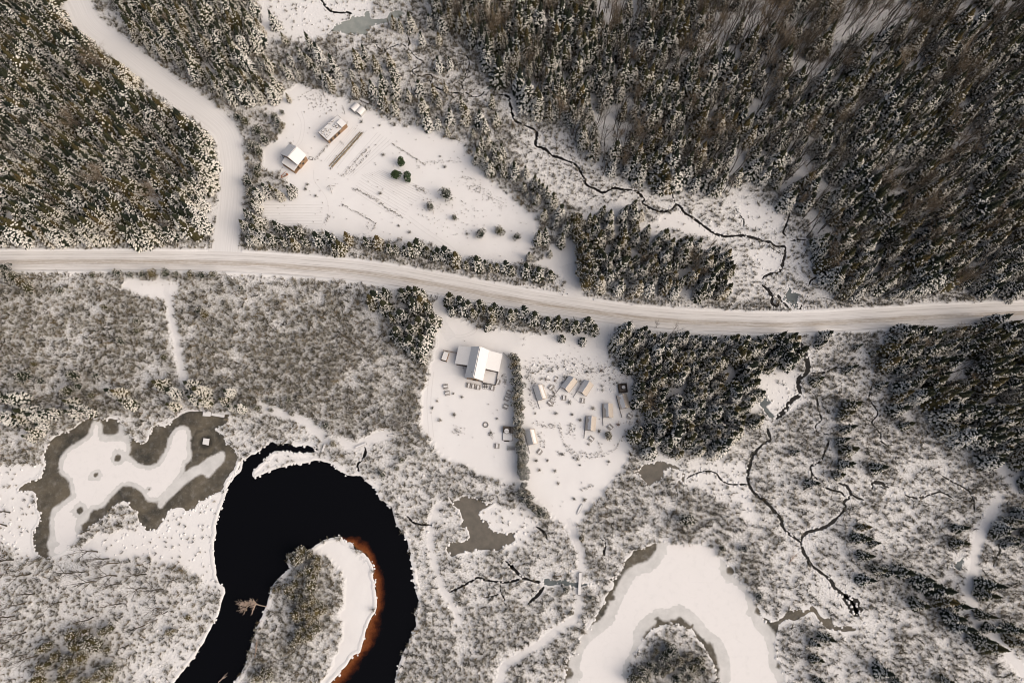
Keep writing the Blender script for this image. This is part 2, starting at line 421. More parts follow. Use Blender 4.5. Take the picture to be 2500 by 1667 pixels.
material('furrow_snow', plain((0.66, 0.638, 0.625), (0.70, 0.68, 0.668), 0.6))
material('track_snow', plain((0.69, 0.668, 0.655), (0.74, 0.718, 0.708), 0.4))

# ------------------------------------------------------------------ lines and outlines of the place
main_line = smooth(ground([(-420, 640), (-200, 638), (0, 637), (300, 636), (500, 638), (620, 642), (760, 652), (900, 665), (1080, 695), (1260, 729), (1390, 750),
    (1514, 768), (1650, 781), (1788, 787), (1860, 790), (2000, 787), (2134, 779), (2300, 770), (2500, 762), (2700, 754), (2950, 742)]), False, 1.5)
side_line = smooth(ground(multi(('A', [(430, -500), (560, -230), (690, 0), (800, 220), (1000, 380), (1300, 620), (1600, 840), (1850, 1020), (2010, 1180), (2060, 1400)]),
    ('E', [(2067, 0), (2060, 200), (2035, 500), (2010, 760)]))), False, 1.5)
paths = {}
def path(name, half, label, *segs): paths[name] = (smooth(ground(multi(*segs)), False, 0.8), half, label)
path('hedge_path', 1.1, 'snowy footpath from the road down through the brush', ('E', [(1440, 985), (1490, 1040), (1480, 1100), (1510, 1200), (1530, 1320), (1560, 1450), (1590, 1568)]), ('I', [(1590, 150), (1620, 280), (1640, 400)]))
path('shore_path', 1.0, 'snowy footpath winding through brush towards the river footbridge', ('J', [(60, 630), (200, 690), (350, 720), (430, 750), (520, 820), (600, 880), (640, 950)]))
path('link_path', 1.1, 'snowy footpath between the two small footbridges', ('J', [(770, 925), (850, 980), (905, 995)]))
path('bank_path', 1.6, 'wide snowy path from the small footbridge to the boardwalk', ('J', [(990, 955), (1100, 895), (1200, 885)]))
path('lake_path', 0.9, 'snowy trail from the tip of the yard to the footbridge over the channel', ('O', [(540, 100), (575, 200), (600, 290), (640, 400), (650, 500), (643, 590)]))
path('south_path', 1.1, 'snowy trail bending away left below the footbridge', ('O', [(630, 780), (625, 850), (610, 980), (520, 1040), (400, 1120), (300, 1210), (180, 1280), (60, 1350), (-20, 1400), (-60, 1500), (-70, 1650)]))
path('river_path', 0.8, 'narrow snowy trail along the river bank right of the bend', ('J', [(1640, 1500)]), ('N', [(1610, 60), (1570, 250), (1590, 450), (1640, 620), (1690, 740), (1760, 850), (1810, 950), (1820, 1060)]))
path('forest_path', 1.6, 'snowy track at the right edge running down past the spruces', ('L', [(2100, 1430)]), ('P', [(2060, 0), (2000, 150), (1940, 260), (1900, 400), (1890, 560), (1860, 680), (1850, 780), (1880, 880), (1890, 960), (1960, 1070), (2060, 1160), (2180, 1290), (2290, 1420), (2400, 1560), (2520, 1750)]))
path('verge_path', 0.6, 'short snowy footpath crossing the verge to the farm field', ('F', [(1840, 800), (1835, 870), (1825, 990)]))
path('east_drive', 2.6, 'snowy driveway into the yard beside the spruce stand', ('G', [(860, 1340), (845, 1420), (840, 1568)]), ('K', [(830, 120)]))
path('west_drive', 2.3, 'snowy driveway from the road into the yard of the large house', ('F', [(1655, 1090), (1655, 1180), (1660, 1300), (1690, 1420), (1760, 1520)]))
path('field_gate_track', 3.2, 'snowy field entrance opening onto the road', ('G', [(600, 1160), (585, 1080), (570, 980), (520, 860)]))

# ---- water outlines in photo pixels, then metres
river_px = multi(('M', [(1250, 1990), (1400, 1760), (1545, 1568), (1650, 1430), (1750, 1300), (1830, 1170), (1900, 1030), (1950, 930), (1985, 800), (1995, 730), (1960, 690), (1930, 610), (1910, 480), (1905, 330), (1920, 250), (1925, 150), (1950, 60), (1970, 0)]),
    ('I', [(2010, 1400), (2040, 1290), (2075, 1240), (2120, 1190), (2140, 1120), (2200, 1080), (2250, 1050), (2320, 1015)]),
    ('J', [(60, 1005), (120, 960), (150, 930), (200, 960), (280, 950), (330, 960), (400, 980), (470, 970), (540, 995), (575, 1000), (555, 1030), (420, 1045), (300, 1035), (230, 1025), (170, 1035), (110, 1090), (50, 1150), (0, 1200), (-15, 1230), (5, 1255),
           (60, 1235), (150, 1195), (250, 1165), (350, 1140), (470, 1125), (560, 1110), (650, 1125), (720, 1155), (770, 1200), (830, 1235), (900, 1240), (960, 1245), (1000, 1290), (1060, 1340), (1110, 1420), (1160, 1470), (1210, 1530)]),
    ('N', [(1225, 0), (1250, 80), (1280, 170), (1330, 230), (1360, 300), (1390, 390), (1400, 480), (1415, 580), (1430, 680), (1450, 780), (1470, 850), (1450, 920), (1440, 1000), (1450, 1050), (1415, 1130), (1380, 1210), (1340, 1280), (1310, 1370), (1280, 1450), (1260, 1568), (1240, 1750), (1230, 2000),
           (300, 2000), (480, 1770), (680, 1568), (760, 1480), (830, 1400), (900, 1310), (935, 1300), (970, 1200), (1000, 1090), (1035, 1000), (1070, 960), (1090, 880), (1085, 800), (1080, 700), (1060, 600), (1055, 520), (1020, 460), (960, 400), (900, 380), (890, 355), (870, 320), (800, 310), (780, 270), (720, 275), (640, 295), (560, 335), (510, 380), (430, 400), (330, 420), (300, 500), (330, 540), (270, 590), (220, 640), (165, 720), (140, 800), (110, 880), (80, 960), (40, 1050), (0, 1170), (-40, 1290), (-70, 1400), (-130, 1500), (-170, 1568), (-300, 1770), (-450, 2000)]))
shallow_in = multi(('N', [(700, 280), (780, 270), (800, 310), (870, 320), (890, 355), (900, 380), (960, 400), (1020, 460), (1055, 520), (1060, 600), (1080, 700), (1085, 800), (1090, 880), (1070, 960), (1035, 1000), (1000, 1090), (970, 1200), (935, 1300), (900, 1310), (830, 1400), (760, 1480), (680, 1568), (480, 1770)]))
shallow_out = multi(('N', [(720, 235), (800, 225), (870, 235), (960, 250), (1030, 290), (1070, 360), (1100, 430), (1130, 500), (1170, 560), (1190, 640), (1185, 720), (1195, 790), (1190, 860), (1170, 950), (1170, 1050), (1140, 1150), (1090, 1240), (1040, 1310), (1000, 1370), (960, 1450), (860, 1568), (700, 1770)]))
pond_px = multi(('I', [(1560, 735), (1660, 680), (1800, 668), (1880, 690), (2000, 698), (2045, 700), (2020, 770), (1960, 810), (1925, 840), (1990, 890), (2010, 950), (2080, 1000), (2110, 1060), (2143, 1120), (2125, 1190), (2080, 1240), (2042, 1290), (1970, 1370), (1900, 1410), (1830, 1460), (1770, 1470), (1730, 1540), (1650, 1560)]),
    ('M', [(1640, 15), (1560, 10), (1500, 50), (1460, 120), (1430, 160), (1380, 210), (1310, 210), (1280, 170), (1250, 150), (1230, 100), (1215, 50), (1130, -10)]),
    ('I', [(1150, 1520), (1130, 1480), (1080, 1470), (1020, 1510), (970, 1560)]),
    ('M', [(940, 80), (850, 150), (780, 190), (720, 235), (650, 320), (560, 400), (470, 440), (400, 455), (340, 420), (300, 370), (295, 230), (320, 190), (350, 130), (355, 60), (330, 10)]),
    ('I', [(330, 1540), (320, 1430), (290, 1380), (170, 1390), (190, 1340), (260, 1300), (370, 1250), (380, 1190), (405, 1150), (390, 1070), (430, 960), (490, 900), (560, 860), (650, 830), (720, 770), (770, 740), (850, 742), (890, 742), (1040, 742), (1065, 770), (1100, 800), (1130, 850), (1200, 930), (1290, 950), (1330, 900), (1350, 830), (1400, 790), (1480, 800)]))
pond_white = [px('I', [(570, 1190), (575, 1110), (640, 1030), (760, 950), (830, 890), (855, 800), (870, 800), (880, 930), (960, 945), (1060, 935), (1110, 950), (1120, 1000), (1110, 1080), (1200, 1170), (1300, 1200), (1410, 1170), (1480, 1080), (1520, 1000), (1540, 920), (1580, 860), (1640, 845), (1660, 880), (1650, 1000), (1665, 1080), (1610, 1120), (1600, 1200), (1540, 1280), (1480, 1350), (1410, 1420), (1340, 1430), (1300, 1370), (1230, 1310), (1140, 1290), (1070, 1305), (980, 1390), (900, 1480), (830, 1500), (780, 1490), (700, 1470), (680, 1380), (660, 1290), (620, 1230)]),
    multi(('I', [(690, 1440), (800, 1480), (770, 1560)]), ('M', [(700, 120), (500, 110), (540, 30)])), px('M', [(640, 60), (580, 40), (500, 90), (490, 180), (500, 280), (540, 340), (480, 400), (600, 400), (690, 290), (660, 200), (675, 110)])]
pond_grey = [px('I', [(1700, 1170), (1760, 1150), (1850, 1085), (1980, 1022), (2008, 1050), (1990, 1120), (1920, 1200), (1850, 1270), (1810, 1230), (1770, 1240), (1690, 1290), (1600, 1370), (1500, 1460), (1440, 1540), (1400, 1500), (1500, 1350)]),
    px('I', [(830, 760), (890, 750), (895, 850), (980, 880), (1050, 860), (1060, 780), (1110, 800), (1180, 930), (1140, 960), (1000, 960), (800, 900)]), px('M', [(480, 0), (440, 130), (440, 260), (420, 330), (480, 440), (620, 430), (740, 260), (650, 0)])]
pond_spots = [('I', 1050, 1085, 9.5), ('I', 855, 1238, 8.5), ('M', 712, 35, 10), ('I', 1325, 1360, 3.5)]
lake_px = multi(('O', [(430, 2000), (470, 1750), (500, 1568), (530, 1380), (600, 1290), (640, 1180), (700, 1100), (760, 1020), (800, 950), (850, 870), (870, 790), (940, 720), (930, 660), (890, 640), (960, 620), (1000, 580), (1040, 500), (1100, 420), (1120, 390), (1200, 370), (1300, 330), (1370, 300), (1440, 300), (1480, 330), (1600, 310), (1700, 340), (1800, 350), (1850, 390), (1880, 440), (1910, 470), (1960, 510), (2010, 560), (2030, 620), (2080, 660), (2130, 720), (2160, 780), (2200, 840), (2230, 900), (2260, 960)]),
    ('P', [(30, 990), (110, 1020), (180, 980), (240, 920), (400, 915), (440, 875), (490, 910), (520, 960), (570, 1000), (620, 985), (640, 1050), (720, 1060), (820, 1060), (830, 1100), (700, 1110), (560, 1075), (500, 1000), (460, 940), (400, 950), (300, 1010), (210, 1010), (160, 1060), (130, 1120), (120, 1250), (130, 1350), (190, 1450), (205, 1568), (230, 1750), (250, 2000)]))
lake_isle_px = px('O', [(1090, 2000), (1070, 1700), (1075, 1568), (1080, 1440), (1110, 1330), (1160, 1250), (1200, 1190), (1250, 1120), (1330, 1070), (1420, 1050), (1500, 1055), (1590, 1080), (1650, 1100), (1680, 1170), (1740, 1230), (1770, 1300), (1820, 1370), (1840, 1450), (1860, 1568), (1870, 1750), (1860, 2000)])
lake_white = [multi(('O', [(600, 2000), (610, 1800), (630, 1568), (650, 1400), (690, 1260), (760, 1180), (900, 1080), (960, 1000), (1020, 850), (1140, 640), (1280, 580), (1370, 500), (1430, 400), (1440, 320), (1600, 325), (1800, 365), (1880, 450), (1890, 560), (1930, 670), (2000, 700), (2080, 760), (2120, 870), (2150, 950), (2200, 1080), (2290, 1200), (2320, 1400)]), ('P', [(60, 1420), (130, 1568), (170, 1750), (190, 2000)]),
    ('O', [(1950, 2000), (1980, 1568), (1980, 1450), (1960, 1300), (1900, 1180), (1800, 1090), (1700, 980), (1580, 880), (1500, 865), (1430, 905), (1320, 900), (1230, 960), (1120, 1080), (1100, 1250), (1030, 1400), (1030, 1568), (1050, 2000)]))]
lake_spots = [('O', 1340, 1000, 9), ('O', 1545, 1000, 6), ('O', 1640, 1062, 5), ('O', 1790, 1240, 12), ('O', 1855, 1450, 10), ('O', 1980, 570, 11), ('O', 925, 805, 9), ('O', 545, 1480, 14), ('O', 2240, 920, 13), ('O', 1085, 1450, 9), ('P', 150, 1420, 9)]
small_ponds = {
 'brown': [multi(('J', [(1735, 1425), (1790, 1470), (1840, 1440), (1880, 1420), (1950, 1430), (2010, 1450), (2060, 1490), (2150, 1480), (2100, 1510), (2050, 1540)]), ('N', [(2040, 20), (2010, 60), (2020, 100), (2080, 130), (2110, 200), (2170, 220), (2240, 232), (2330, 225)]), ('O', [(60, 240), (62, 300), (0, 345)]), ('N', [(2200, 372), (2150, 390), (2060, 380), (2000, 385), (1930, 400), (1850, 410), (1800, 430), (1760, 440), (1705, 370), (1740, 320), (1800, 310), (1880, 310), (1920, 260), (1890, 190), (1845, 180), (1855, 110), (1840, 50), (1800, 0)]), ('J', [(1770, 1500)])),
           px('K', [(1120, 1215), (1170, 1190), (1240, 1130), (1290, 1130), (1350, 1110), (1430, 1130), (1530, 1170), (1570, 1210), (1577, 1250), (1560, 1310), (1530, 1322), (1512, 1300), (1550, 1260), (1540, 1200), (1450, 1180), (1390, 1210), (1380, 1270), (1300, 1310), (1250, 1345), (1220, 1300), (1160, 1240)])],
 'green': [px('B', [(540, 345), (620, 325), (700, 260), (740, 210), (850, 180), (870, 140), (960, 150), (1000, 100), (1030, 110), (1040, 160), (1110, 170), (1180, 160), (1230, 100), (1300, 95), (1350, 125), (1300, 150), (1230, 190), (1150, 215), (1050, 240), (1000, 320), (960, 310), (830, 310), (760, 290), (690, 290)])],
 'blue': [px('H', [(235, 1035), (265, 1090), (345, 1130), (310, 1180), (330, 1230), (280, 1245), (230, 1200), (180, 1170), (210, 1130), (235, 1080)]),
          multi(('K', [(2210, 520), (2290, 540), (2334, 590)]), ('L', [(50, 640), (90, 690), (110, 730), (60, 720), (20, 660), (-25, 600)])),
          px('O', [(315, 650), (380, 638), (430, 650), (500, 638), (560, 660), (620, 668), (690, 680), (790, 678), (700, 698), (620, 714), (520, 702), (450, 690), (380, 697), (315, 695)]),
          px('B', [(2050, 800), (2080, 775), (2120, 765), (2160, 785), (2140, 805), (2080, 800)]), px('P', [(1680, 520), (1740, 490), (1790, 450), (1800, 400), (1795, 500), (1770, 570), (1740, 555)])]}
# ---- streams: crop, points, half width in metres
streams = [multi(('B', [(570, -60), (600, 0), (640, 60), (690, 105), (760, 115), (830, 112), (870, 130), (880, 160)])), 0.75], \
 [px('B', [(1080, 370), (1110, 430), (1160, 450), (1240, 415), (1310, 395), (1360, 415), (1385, 380), (1360, 300), (1350, 220)]), .4], \
 [px('B', [(1370, 430), (1440, 510), (1505, 550), (1470, 590), (1420, 620), (1410, 640), (1440, 670), (1490, 680), (1560, 665), (1590, 690), (1575, 740), (1640, 790), (1720, 820), (1800, 830), (1880, 825), (1920, 850), (1960, 865), (2020, 850), (2070, 790)]), .45], \
 [px('B', [(1740, 440), (1800, 480), (1880, 490), (1910, 530), (1915, 590), (1885, 650), (1880, 700), (1850, 740), (1860, 790), (1870, 825)]), .4], \
 [multi(('B', [(2180, 845), (2260, 860), (2280, 930), (2300, 1040)]), ('C', [(30, 960), (60, 1070), (130, 1110), (240, 1160), (260, 1210), (250, 1290), (330, 1330), (390, 1380), (470, 1410), (530, 1435), (590, 1460), (630, 1500)]),
    ('G', [(630, 0), (670, 80), (700, 150), (760, 180), (840, 220), (900, 200), (950, 180), (1030, 195), (1120, 200), (1170, 230), (1210, 280), (1200, 310), (1250, 350), (1320, 380), (1400, 390), (1460, 370), (1500, 330), (1540, 350), (1570, 400), (1640, 440), (1720, 500), (1790, 550), (1850, 590), (1940, 610), (2040, 605), (2130, 610), (2240, 640)]), ('H', [(0, 652), (60, 660), (130, 700), (200, 705), (205, 780), (180, 870), (150, 930), (60, 950), (0, 990)])), .8], \
 [px('G', [(1465, 200), (1470, 260), (1500, 330)]), .45], [px('G', [(1120, 110), (1130, 200)]), .6], [px('G', [(2020, 345), (2060, 410), (2100, 470), (2095, 525)]), .45], \
 [px('H', [(250, 400), (220, 500), (190, 570), (220, 610)]), .55], [px('H', [(255, 650), (330, 640), (395, 642)]), .65], [px('H', [(60, 690), (120, 740), (190, 770)]), .35], \
 [px('H', [(0, 1040), (60, 1090), (90, 1150), (90, 1200), (130, 1230), (160, 1195)]), .9], [px('H', [(140, 1130), (190, 1190), (250, 1235), (320, 1255), (355, 1220)]), 1.3], [px('H', [(510, 960), (440, 1000), (415, 1055)]), .5], \
 [multi(('L', [(350, 60), (370, 120), (400, 200), (410, 280), (390, 340), (330, 390), (335, 520), (280, 560), (230, 620), (190, 680), (120, 740)])), 1.25], \
 [multi(('K', [(2310, 820), (2330, 920), (2260, 970), (2180, 1060), (2170, 1100), (2140, 1190), (2140, 1290), (2170, 1370), (2240, 1440)]), ('L', [(0, 1445), (60, 1500)]), ('P', [(80, 0), (130, 60), (170, 110), (185, 170), (230, 230), (310, 290), (350, 330), (370, 400), (410, 460), (430, 510), (520, 580), (600, 640), (650, 720), (720, 780), (790, 830), (830, 900), (850, 970)])), .85], \
 [multi(('L', [(680, 1310), (740, 1330), (790, 1390), (780, 1430), (730, 1480)]), ('P', [(745, 0), (700, 70), (620, 140), (540, 190), (410, 225), (360, 270), (350, 320)])), .8], \
 [px('L', [(800, 1410), (850, 1440), (910, 1460)]), .9], [px('L', [(540, 1340), (620, 1370), (700, 1390), (740, 1430)]), .7], \
 [px('L', [(450, 500), (490, 560), (500, 650), (530, 740), (480, 800), (490, 850), (560, 870), (600, 880)]), .5], [px('L', [(600, 930), (570, 1010), (540, 1080), (520, 1120), (440, 1160), (450, 1240), (500, 1280)]), .65], \
 [px('L', [(440, 330), (540, 330), (620, 300), (680, 280), (740, 300)]), .6], [px('L', [(980, 440), (960, 520), (950, 560), (1010, 640), (1030, 700), (980, 770), (1030, 840), (1060, 880), (1055, 930), (1120, 980)]), .5], \
 [px('L', [(980, 1370), (990, 1310), (1060, 1310), (1130, 1350)]), .9], [px('L', [(1270, 1410), (1340, 1440), (1420, 1440), (1500, 1410), (1600, 1390), (1710, 1450)]), .6], [px('L', [(1600, 1240), (1700, 1300), (1800, 1350), (1860, 1400), (1890, 1480), (1890, 1568)]), .6], \
 [px('N', [(1360, 80), (1420, 140), (1480, 155), (1590, 160)]), .6], [multi(('N', [(1740, 760), (1810, 730), (1880, 690), (1940, 660), (1990, 630), (2060, 650), (2150, 665), (2250, 670)]), ('O', [(60, 655), (150, 640), (230, 662), (320, 680)])), .65], \
 [px('N', [(2190, 670), (2190, 760), (2110, 800), (2030, 800)]), .4], [px('N', [(2190, 760), (2220, 800), (2240, 880)]), .4], [multi(('N', [(2240, 480), (2300, 550)]), ('O', [(0, 490), (60, 560), (130, 630)])), .85], \
 [px('O', [(250, 175), (290, 200), (330, 240), (350, 290)]), .85], [px('O', [(820, 270), (870, 330), (855, 400), (865, 460)]), .5], \
 [px('P', [(2060, 200), (2150, 262), (2200, 258), (2280, 290), (2420, 340)]), .7], [px('P', [(2150, 270), (2110, 330), (2120, 400), (2080, 460), (2060, 530)]), .55], \
 [px('J', [(985, 985), (995, 1030), (965, 1100), (925, 1140), (930, 1200), (965, 1255)]), .65], [px('K', [(1285, 1050), (1290, 1130)]), .8], [px('K', [(1550, 1310), (1600, 1260), (1660, 1230), (1740, 1205), (1840, 1215), (1900, 1280), (1980, 1320), (2140, 1320)]), .45], \
 [px('P', [(40, 1000), (0, 960)]), .7], [px('K', [(1500, 1360), (1510, 1430)]), .5], [px('H', [(540, 1155), (600, 1170)]), .5], [px('O', [(330, 700), (260, 790), (180, 860)]), .8], [px('P', [(720, 790), (780, 830), (830, 890), (845, 975)]), 2.6], [px('P', [(660, 1075), (740, 1085), (825, 1080)]), 1.6]
streams = list(streams)

SH = {}
SH['river'] = ragged(smooth(ground(river_px), True, 0.7), True, 0.55, 1.6)
SH['pond'] = ragged(smooth(ground(pond_px), True, 0.7), True, 0.5, 1.5)
SH['lake'] = ragged(smooth(ground(lake_px), True, 0.7), True, 0.55, 1.5)
SH['isle'] = ragged(smooth(ground(lake_isle_px), True, 0.7), True, 0.5, 1.4)
for kind, lst in small_ponds.items():
    for i, p in enumerate(lst): SH['%s%d' % (kind, i)] = ragged(smooth(ground(p), True, 0.6), True, 0.45, 1.2)
stream_lines = [(smooth(ground(p), False, 0.55), w) for p, w in streams]

def on_water(w, grow=0.0):
    k = np.zeros(len(w), bool)
    for n, p in SH.items():
        if n == 'isle': continue
        i = inside(w, p[::2])
        if n == 'lake': i &= ~inside(w, SH['isle'][::2])
        k |= i
    return k

# ---- how brushy the ground is: (outline in photo pixels, value); later ones win
Z = lambda pts: px('Z', pts)
yard_px = Z([(1005, 680), (1030, 720), (1110, 755), (1250, 770), (1400, 745), (1395, 800), (1400, 835), (1450, 870), (1460, 950), (1460, 1010), (1430, 1080), (1380, 1140), (1330, 1200), (1310, 1220), (1265, 1180), (1205, 1130), (1190, 1115), (1100, 1090), (1020, 1050), (965, 985), (970, 900), (1000, 800), (1005, 740)])
farm_px = Z([(540, 240), (640, 225), (680, 195), (760, 215), (800, 235), (860, 260), (900, 290), (960, 290), (1060, 330), (1110, 400), (1180, 460), (1230, 500), (1240, 530), (1220, 590), (1190, 612), (1080, 590), (960, 555), (830, 545), (720, 530), (620, 505), (600, 490), (600, 440), (660, 430), (660, 400), (600, 390), (600, 340), (640, 320), (640, 260), (600, 250)])
corner_px = Z([(1235, 600), (1290, 545), (1320, 560), (1325, 620), (1345, 670), (1290, 670), (1300, 650), (1280, 630), (1225, 605)])
beach_px = px('N', [(510, 380), (720, 275), (900, 380), (1055, 520), (1085, 800), (1035, 1000), (935, 1300), (680, 1568), (480, 1800), (420, 1800), (580, 1568), (660, 1450), (740, 1300), (775, 1150), (775, 1000), (785, 850), (805, 700), (800, 600), (740, 540), (690, 460), (620, 420), (570, 385)])
cover_zones = [(Z([(430, 640), (700, 650), (850, 680), (900, 760), (980, 830), (960, 980), (820, 1020), (700, 960), (560, 930), (430, 880), (390, 700)]), 1.0),
    (Z([(-80, 660), (380, 640), (400, 880), (300, 940), (-80, 1000)]), 0.95), (Z([(640, -80), (900, -80), (1100, 120), (1250, 260), (1200, 420), (1100, 330), (860, 230), (700, 160)]), 0.8),
    (Z([(600, -60), (900, -60), (840, 40), (720, 100), (600, 100)]), 0.2),
    (Z([(1180, 300), (1290, 290), (1440, 380), (1700, 430), (1860, 540), (1900, 690), (1700, 680), (1640, 550), (1480, 460), (1330, 470), (1240, 470), (1200, 400)]), 0.55),
    (Z([(1470, 520), (1560, 490), (1680, 540), (1660, 560), (1560, 530), (1480, 545)]), 0.08), (Z([(1700, 450), (1800, 480), (1790, 540), (1700, 520)]), 0.12), (Z([(1720, 580), (1800, 580), (1790, 630), (1740, 650)]), 0.15),
    (Z([(1740, 760), (2040, 760), (2200, 1000), (2250, 1200), (1900, 1250), (1640, 1150), (1560, 1050), (1720, 1010), (1760, 860)]), 0.72), (Z([(1760, 840), (1840, 850), (1850, 930), (1760, 960)]), 0.15),
    (Z([(1500, 1050), (1720, 1060), (1740, 1200), (1600, 1120), (1480, 1080)]), 0.3), (Z([(1800, 1180), (2250, 1180), (2250, 1640), (1800, 1640), (1720, 1400)]), 0.66),
    (Z([(950, 1230), (1180, 1280), (1320, 1330), (1310, 1420), (1180, 1500), (1160, 1640), (920, 1640), (960, 1400)]), 0.72), (Z([(820, 1060), (1000, 1060), (1200, 1140), (1010, 1240), (930, 1180)]), 0.7),
    (Z([(1100, 1160), (1220, 1160), (1240, 1230), (1160, 1270), (1110, 1240)]), 0.15),
    (Z([(-80, 1070), (90, 1070), (70, 1130), (100, 1270), (60, 1290), (-80, 1180)]), 0.12), (Z([(100, 1280), (230, 1230), (360, 1190), (530, 1100), (500, 1200), (490, 1280), (515, 1360), (420, 1300), (330, 1275), (200, 1290)]), 0.1),
    (Z([(-80, 1280), (330, 1280), (500, 1350), (460, 1480), (380, 1640), (-80, 1640)]), 0.6), (Z([(460, 1480), (520, 1350), (500, 1440), (400, 1600), (340, 1640)]), 0.25),
    (Z([(575, 1040), (740, 1045), (830, 1090), (730, 1065), (590, 1105)]), 0.28), (beach_px, 0.0), (farm_px, 0.0), (yard_px, 0.0), (corner_px, 0.0),
    (Z([(1200, 860), (1230, 830), (1350, 835), (1440, 870), (1440, 910), (1280, 890), (1230, 900)]), 0.3), (Z([(280, 640), (420, 645), (400, 690), (360, 690), (290, 665)]), 0.05),
    (Z([(630, 510), (640, 440), (750, 500), (740, 530)]), 0.03)]
forests = [  # name, outline, conifer spacing, heights, share of bare trees, label
 ('west', Z([(-70, -70), (140, -70), (180, 40), (235, 130), (330, 215), (400, 255), (465, 300), (485, 335), (492, 400), (492, 470), (490, 535), (400, 545), (300, 545), (200, 560), (100, 552), (0, 545), (-70, 545)]), 4.3, (13, 21), .03, 'snow-laden spruce in the dense wood left of the side road'),
 ('north', Z([(250, -70), (560, -70), (595, 60), (600, 95), (545, 130), (585, 170), (640, 205), (590, 218), (520, 232), (450, 170), (340, 105), (275, 45)]), 4.3, (11, 18), .06, 'snow-laden spruce in the wood between the side road and the icy pool'),
 ('east', Z([(960, -70), (2460, -70), (2460, 660), (2352, 662), (2200, 655), (2100, 662), (2000, 680), (1935, 685), (1915, 640), (1885, 610), (1870, 550), (1850, 490), (1800, 460), (1785, 425), (1720, 395), (1680, 435), (1560, 432), (1480, 430), (1440, 385), (1370, 385), (1300, 285), (1190, 215), (1130, 150), (1080, 90), (1000, 50)]), 4.5, (13, 21), .0, 'snow-laden spruce in the great forest above the right half of the road'),
 ('creek', Z([(1395, 475), (1430, 455), (1465, 480), (1490, 545), (1560, 545), (1640, 565), (1680, 595), (1690, 675), (1600, 685), (1500, 675), (1400, 655), (1345, 640), (1330, 560), (1320, 510), (1345, 490)]), 4.4, (11, 18), .06, 'snow-laden spruce in the stand between the creek and the road'),
 ('stand', Z([(1402, 755), (1480, 742), (1560, 765), (1700, 765), (1835, 775), (1830, 830), (1765, 850), (1752, 900), (1740, 960), (1700, 1005), (1660, 1052), (1590, 1038), (1500, 1033), (1465, 1005), (1475, 960), (1455, 900), (1465, 870), (1425, 830), (1400, 790)]), 4.2, (12, 19), .02, 'snow-laden spruce in the stand right of the tent yard'),
 ('right', Z([(2040, 745), (2140, 738), (2350, 728), (2460, 728), (2460, 1130), (2330, 1140), (2285, 1080), (2235, 1030), (2165, 985), (2145, 930), (2085, 900), (2045, 840), (2015, 785)]), 4.5, (12, 21), .05, 'snow-laden spruce in the wood at the right edge below the road'),
 ('corner', Z([(2255, 1185), (2460, 1160), (2460, 1265), (2330, 1255), (2275, 1230)]), 4.5, (8, 13), .05, 'snow-laden spruce beside the track at the right edge'),
]
WOODS = [f[1] for f in forests[:6]]
def cover_at(w):
    p = pixel(w)
    j = np.stack([fbm(w[:, 0] / 6, w[:, 1] / 6, 31) - .5, fbm(w[:, 0] / 6, w[:, 1] / 6, 77) - .5], 1) * 34
    q = p + j; c = np.full(len(w), 0.8)
    for poly, v in cover_zones: c[inside(q if v > 0.02 else p + j * .35, poly)] = v
    for f in WOODS: c[inside(p, f)] = .28
    d = np.minimum(seg_dist(w, main_line[::4]) - 5.0, seg_dist(w, side_line[::4]) - 5.0)
    for l, h, _ in paths.values(): d = np.minimum(d, seg_dist(w, l[::3]) - h)
    c *= smoothstep(-0.3, 1.6, d + (j[:, 0] / 17) * 0.6)
    return c

# ------------------------------------------------------------------ ground, roads, water
def axis(a, b, step, far):
    inner = np.arange(a, b + step, step); out = np.array([20, 60, 160, 400, 1000, 2500, far])
    return np.concatenate([a - out[::-1], inner, inner[-1] + out])
gx, gy = axis(-300, 300, 1.5, 6000), axis(-110, 330, 1.5, 6000)
X, Y = np.meshgrid(gx, gy); W = np.stack([X.ravel(), Y.ravel()], 1)
nx = len(gx); idx = (np.arange(len(gy) - 1)[:, None] * nx + np.arange(nx - 1)[None]).ravel()
inner = (np.abs(W[:, 0]) < 320) & (W[:, 1] > -130) & (W[:, 1] < 350)
cv = np.full(len(W), 0.62); cv[inner] = cover_at(W[inner])
o = link('ground', grid_mesh('ground', np.column_stack([W, np.zeros(len(W))]), np.stack([idx, idx + 1, idx + nx + 1, idx + nx], 1), 'ground_snow', {'cover': cv}))
tag(o, 'snow-covered ground with dry grass and brush showing through', kind='structure')

def bank(line, name, parent, sgn, hgt=0.35, wid=1.3, closed=True, seed=5):
    """raised snowy rim along a shoreline; sgn = +1 when land lies left of the line"""
    e = np.concatenate([line, line[:1]]) if closed else line
    t = np.gradient(e, axis=0); t /= np.maximum(np.hypot(*t.T), 1e-6)[:, None]; nr = np.stack([-t[:, 1], t[:, 0]], 1) * sgn
    h = hgt * (0.35 + 1.3 * fbm(e[:, 0] / 1.3, e[:, 1] / 1.3, seed)); ww = wid * (0.6 + .8 * fbm(e[:, 0] / 2.2, e[:, 1] / 2.2, seed + 3))
    rows = [(-0.12, 0.0, 0.0), (0.10, .6, 0.0), (0.5, 1.0, 0.0), (1.0, 0.0, -0.045)]
    V = np.stack([np.column_stack([e + nr * (ww * a)[:, None], 0.03 + h * b + c]) for a, b, c in rows], 1).reshape(-1, 3); m = len(rows)
    i = (np.arange(len(e) - 1)[:, None] * m + np.arange(m - 1)[None]).ravel(); F = np.stack([i, i + m, i + m + 1, i + 1], 1)
    if sgn > 0: F = F[:, ::-1]
    return link(name, grid_mesh(name, V, F, 'snow'), parent)
def area2(p): return np.sum(p[:, 0] * np.roll(p[:, 1], -1) - np.roll(p[:, 0], -1) * p[:, 1])

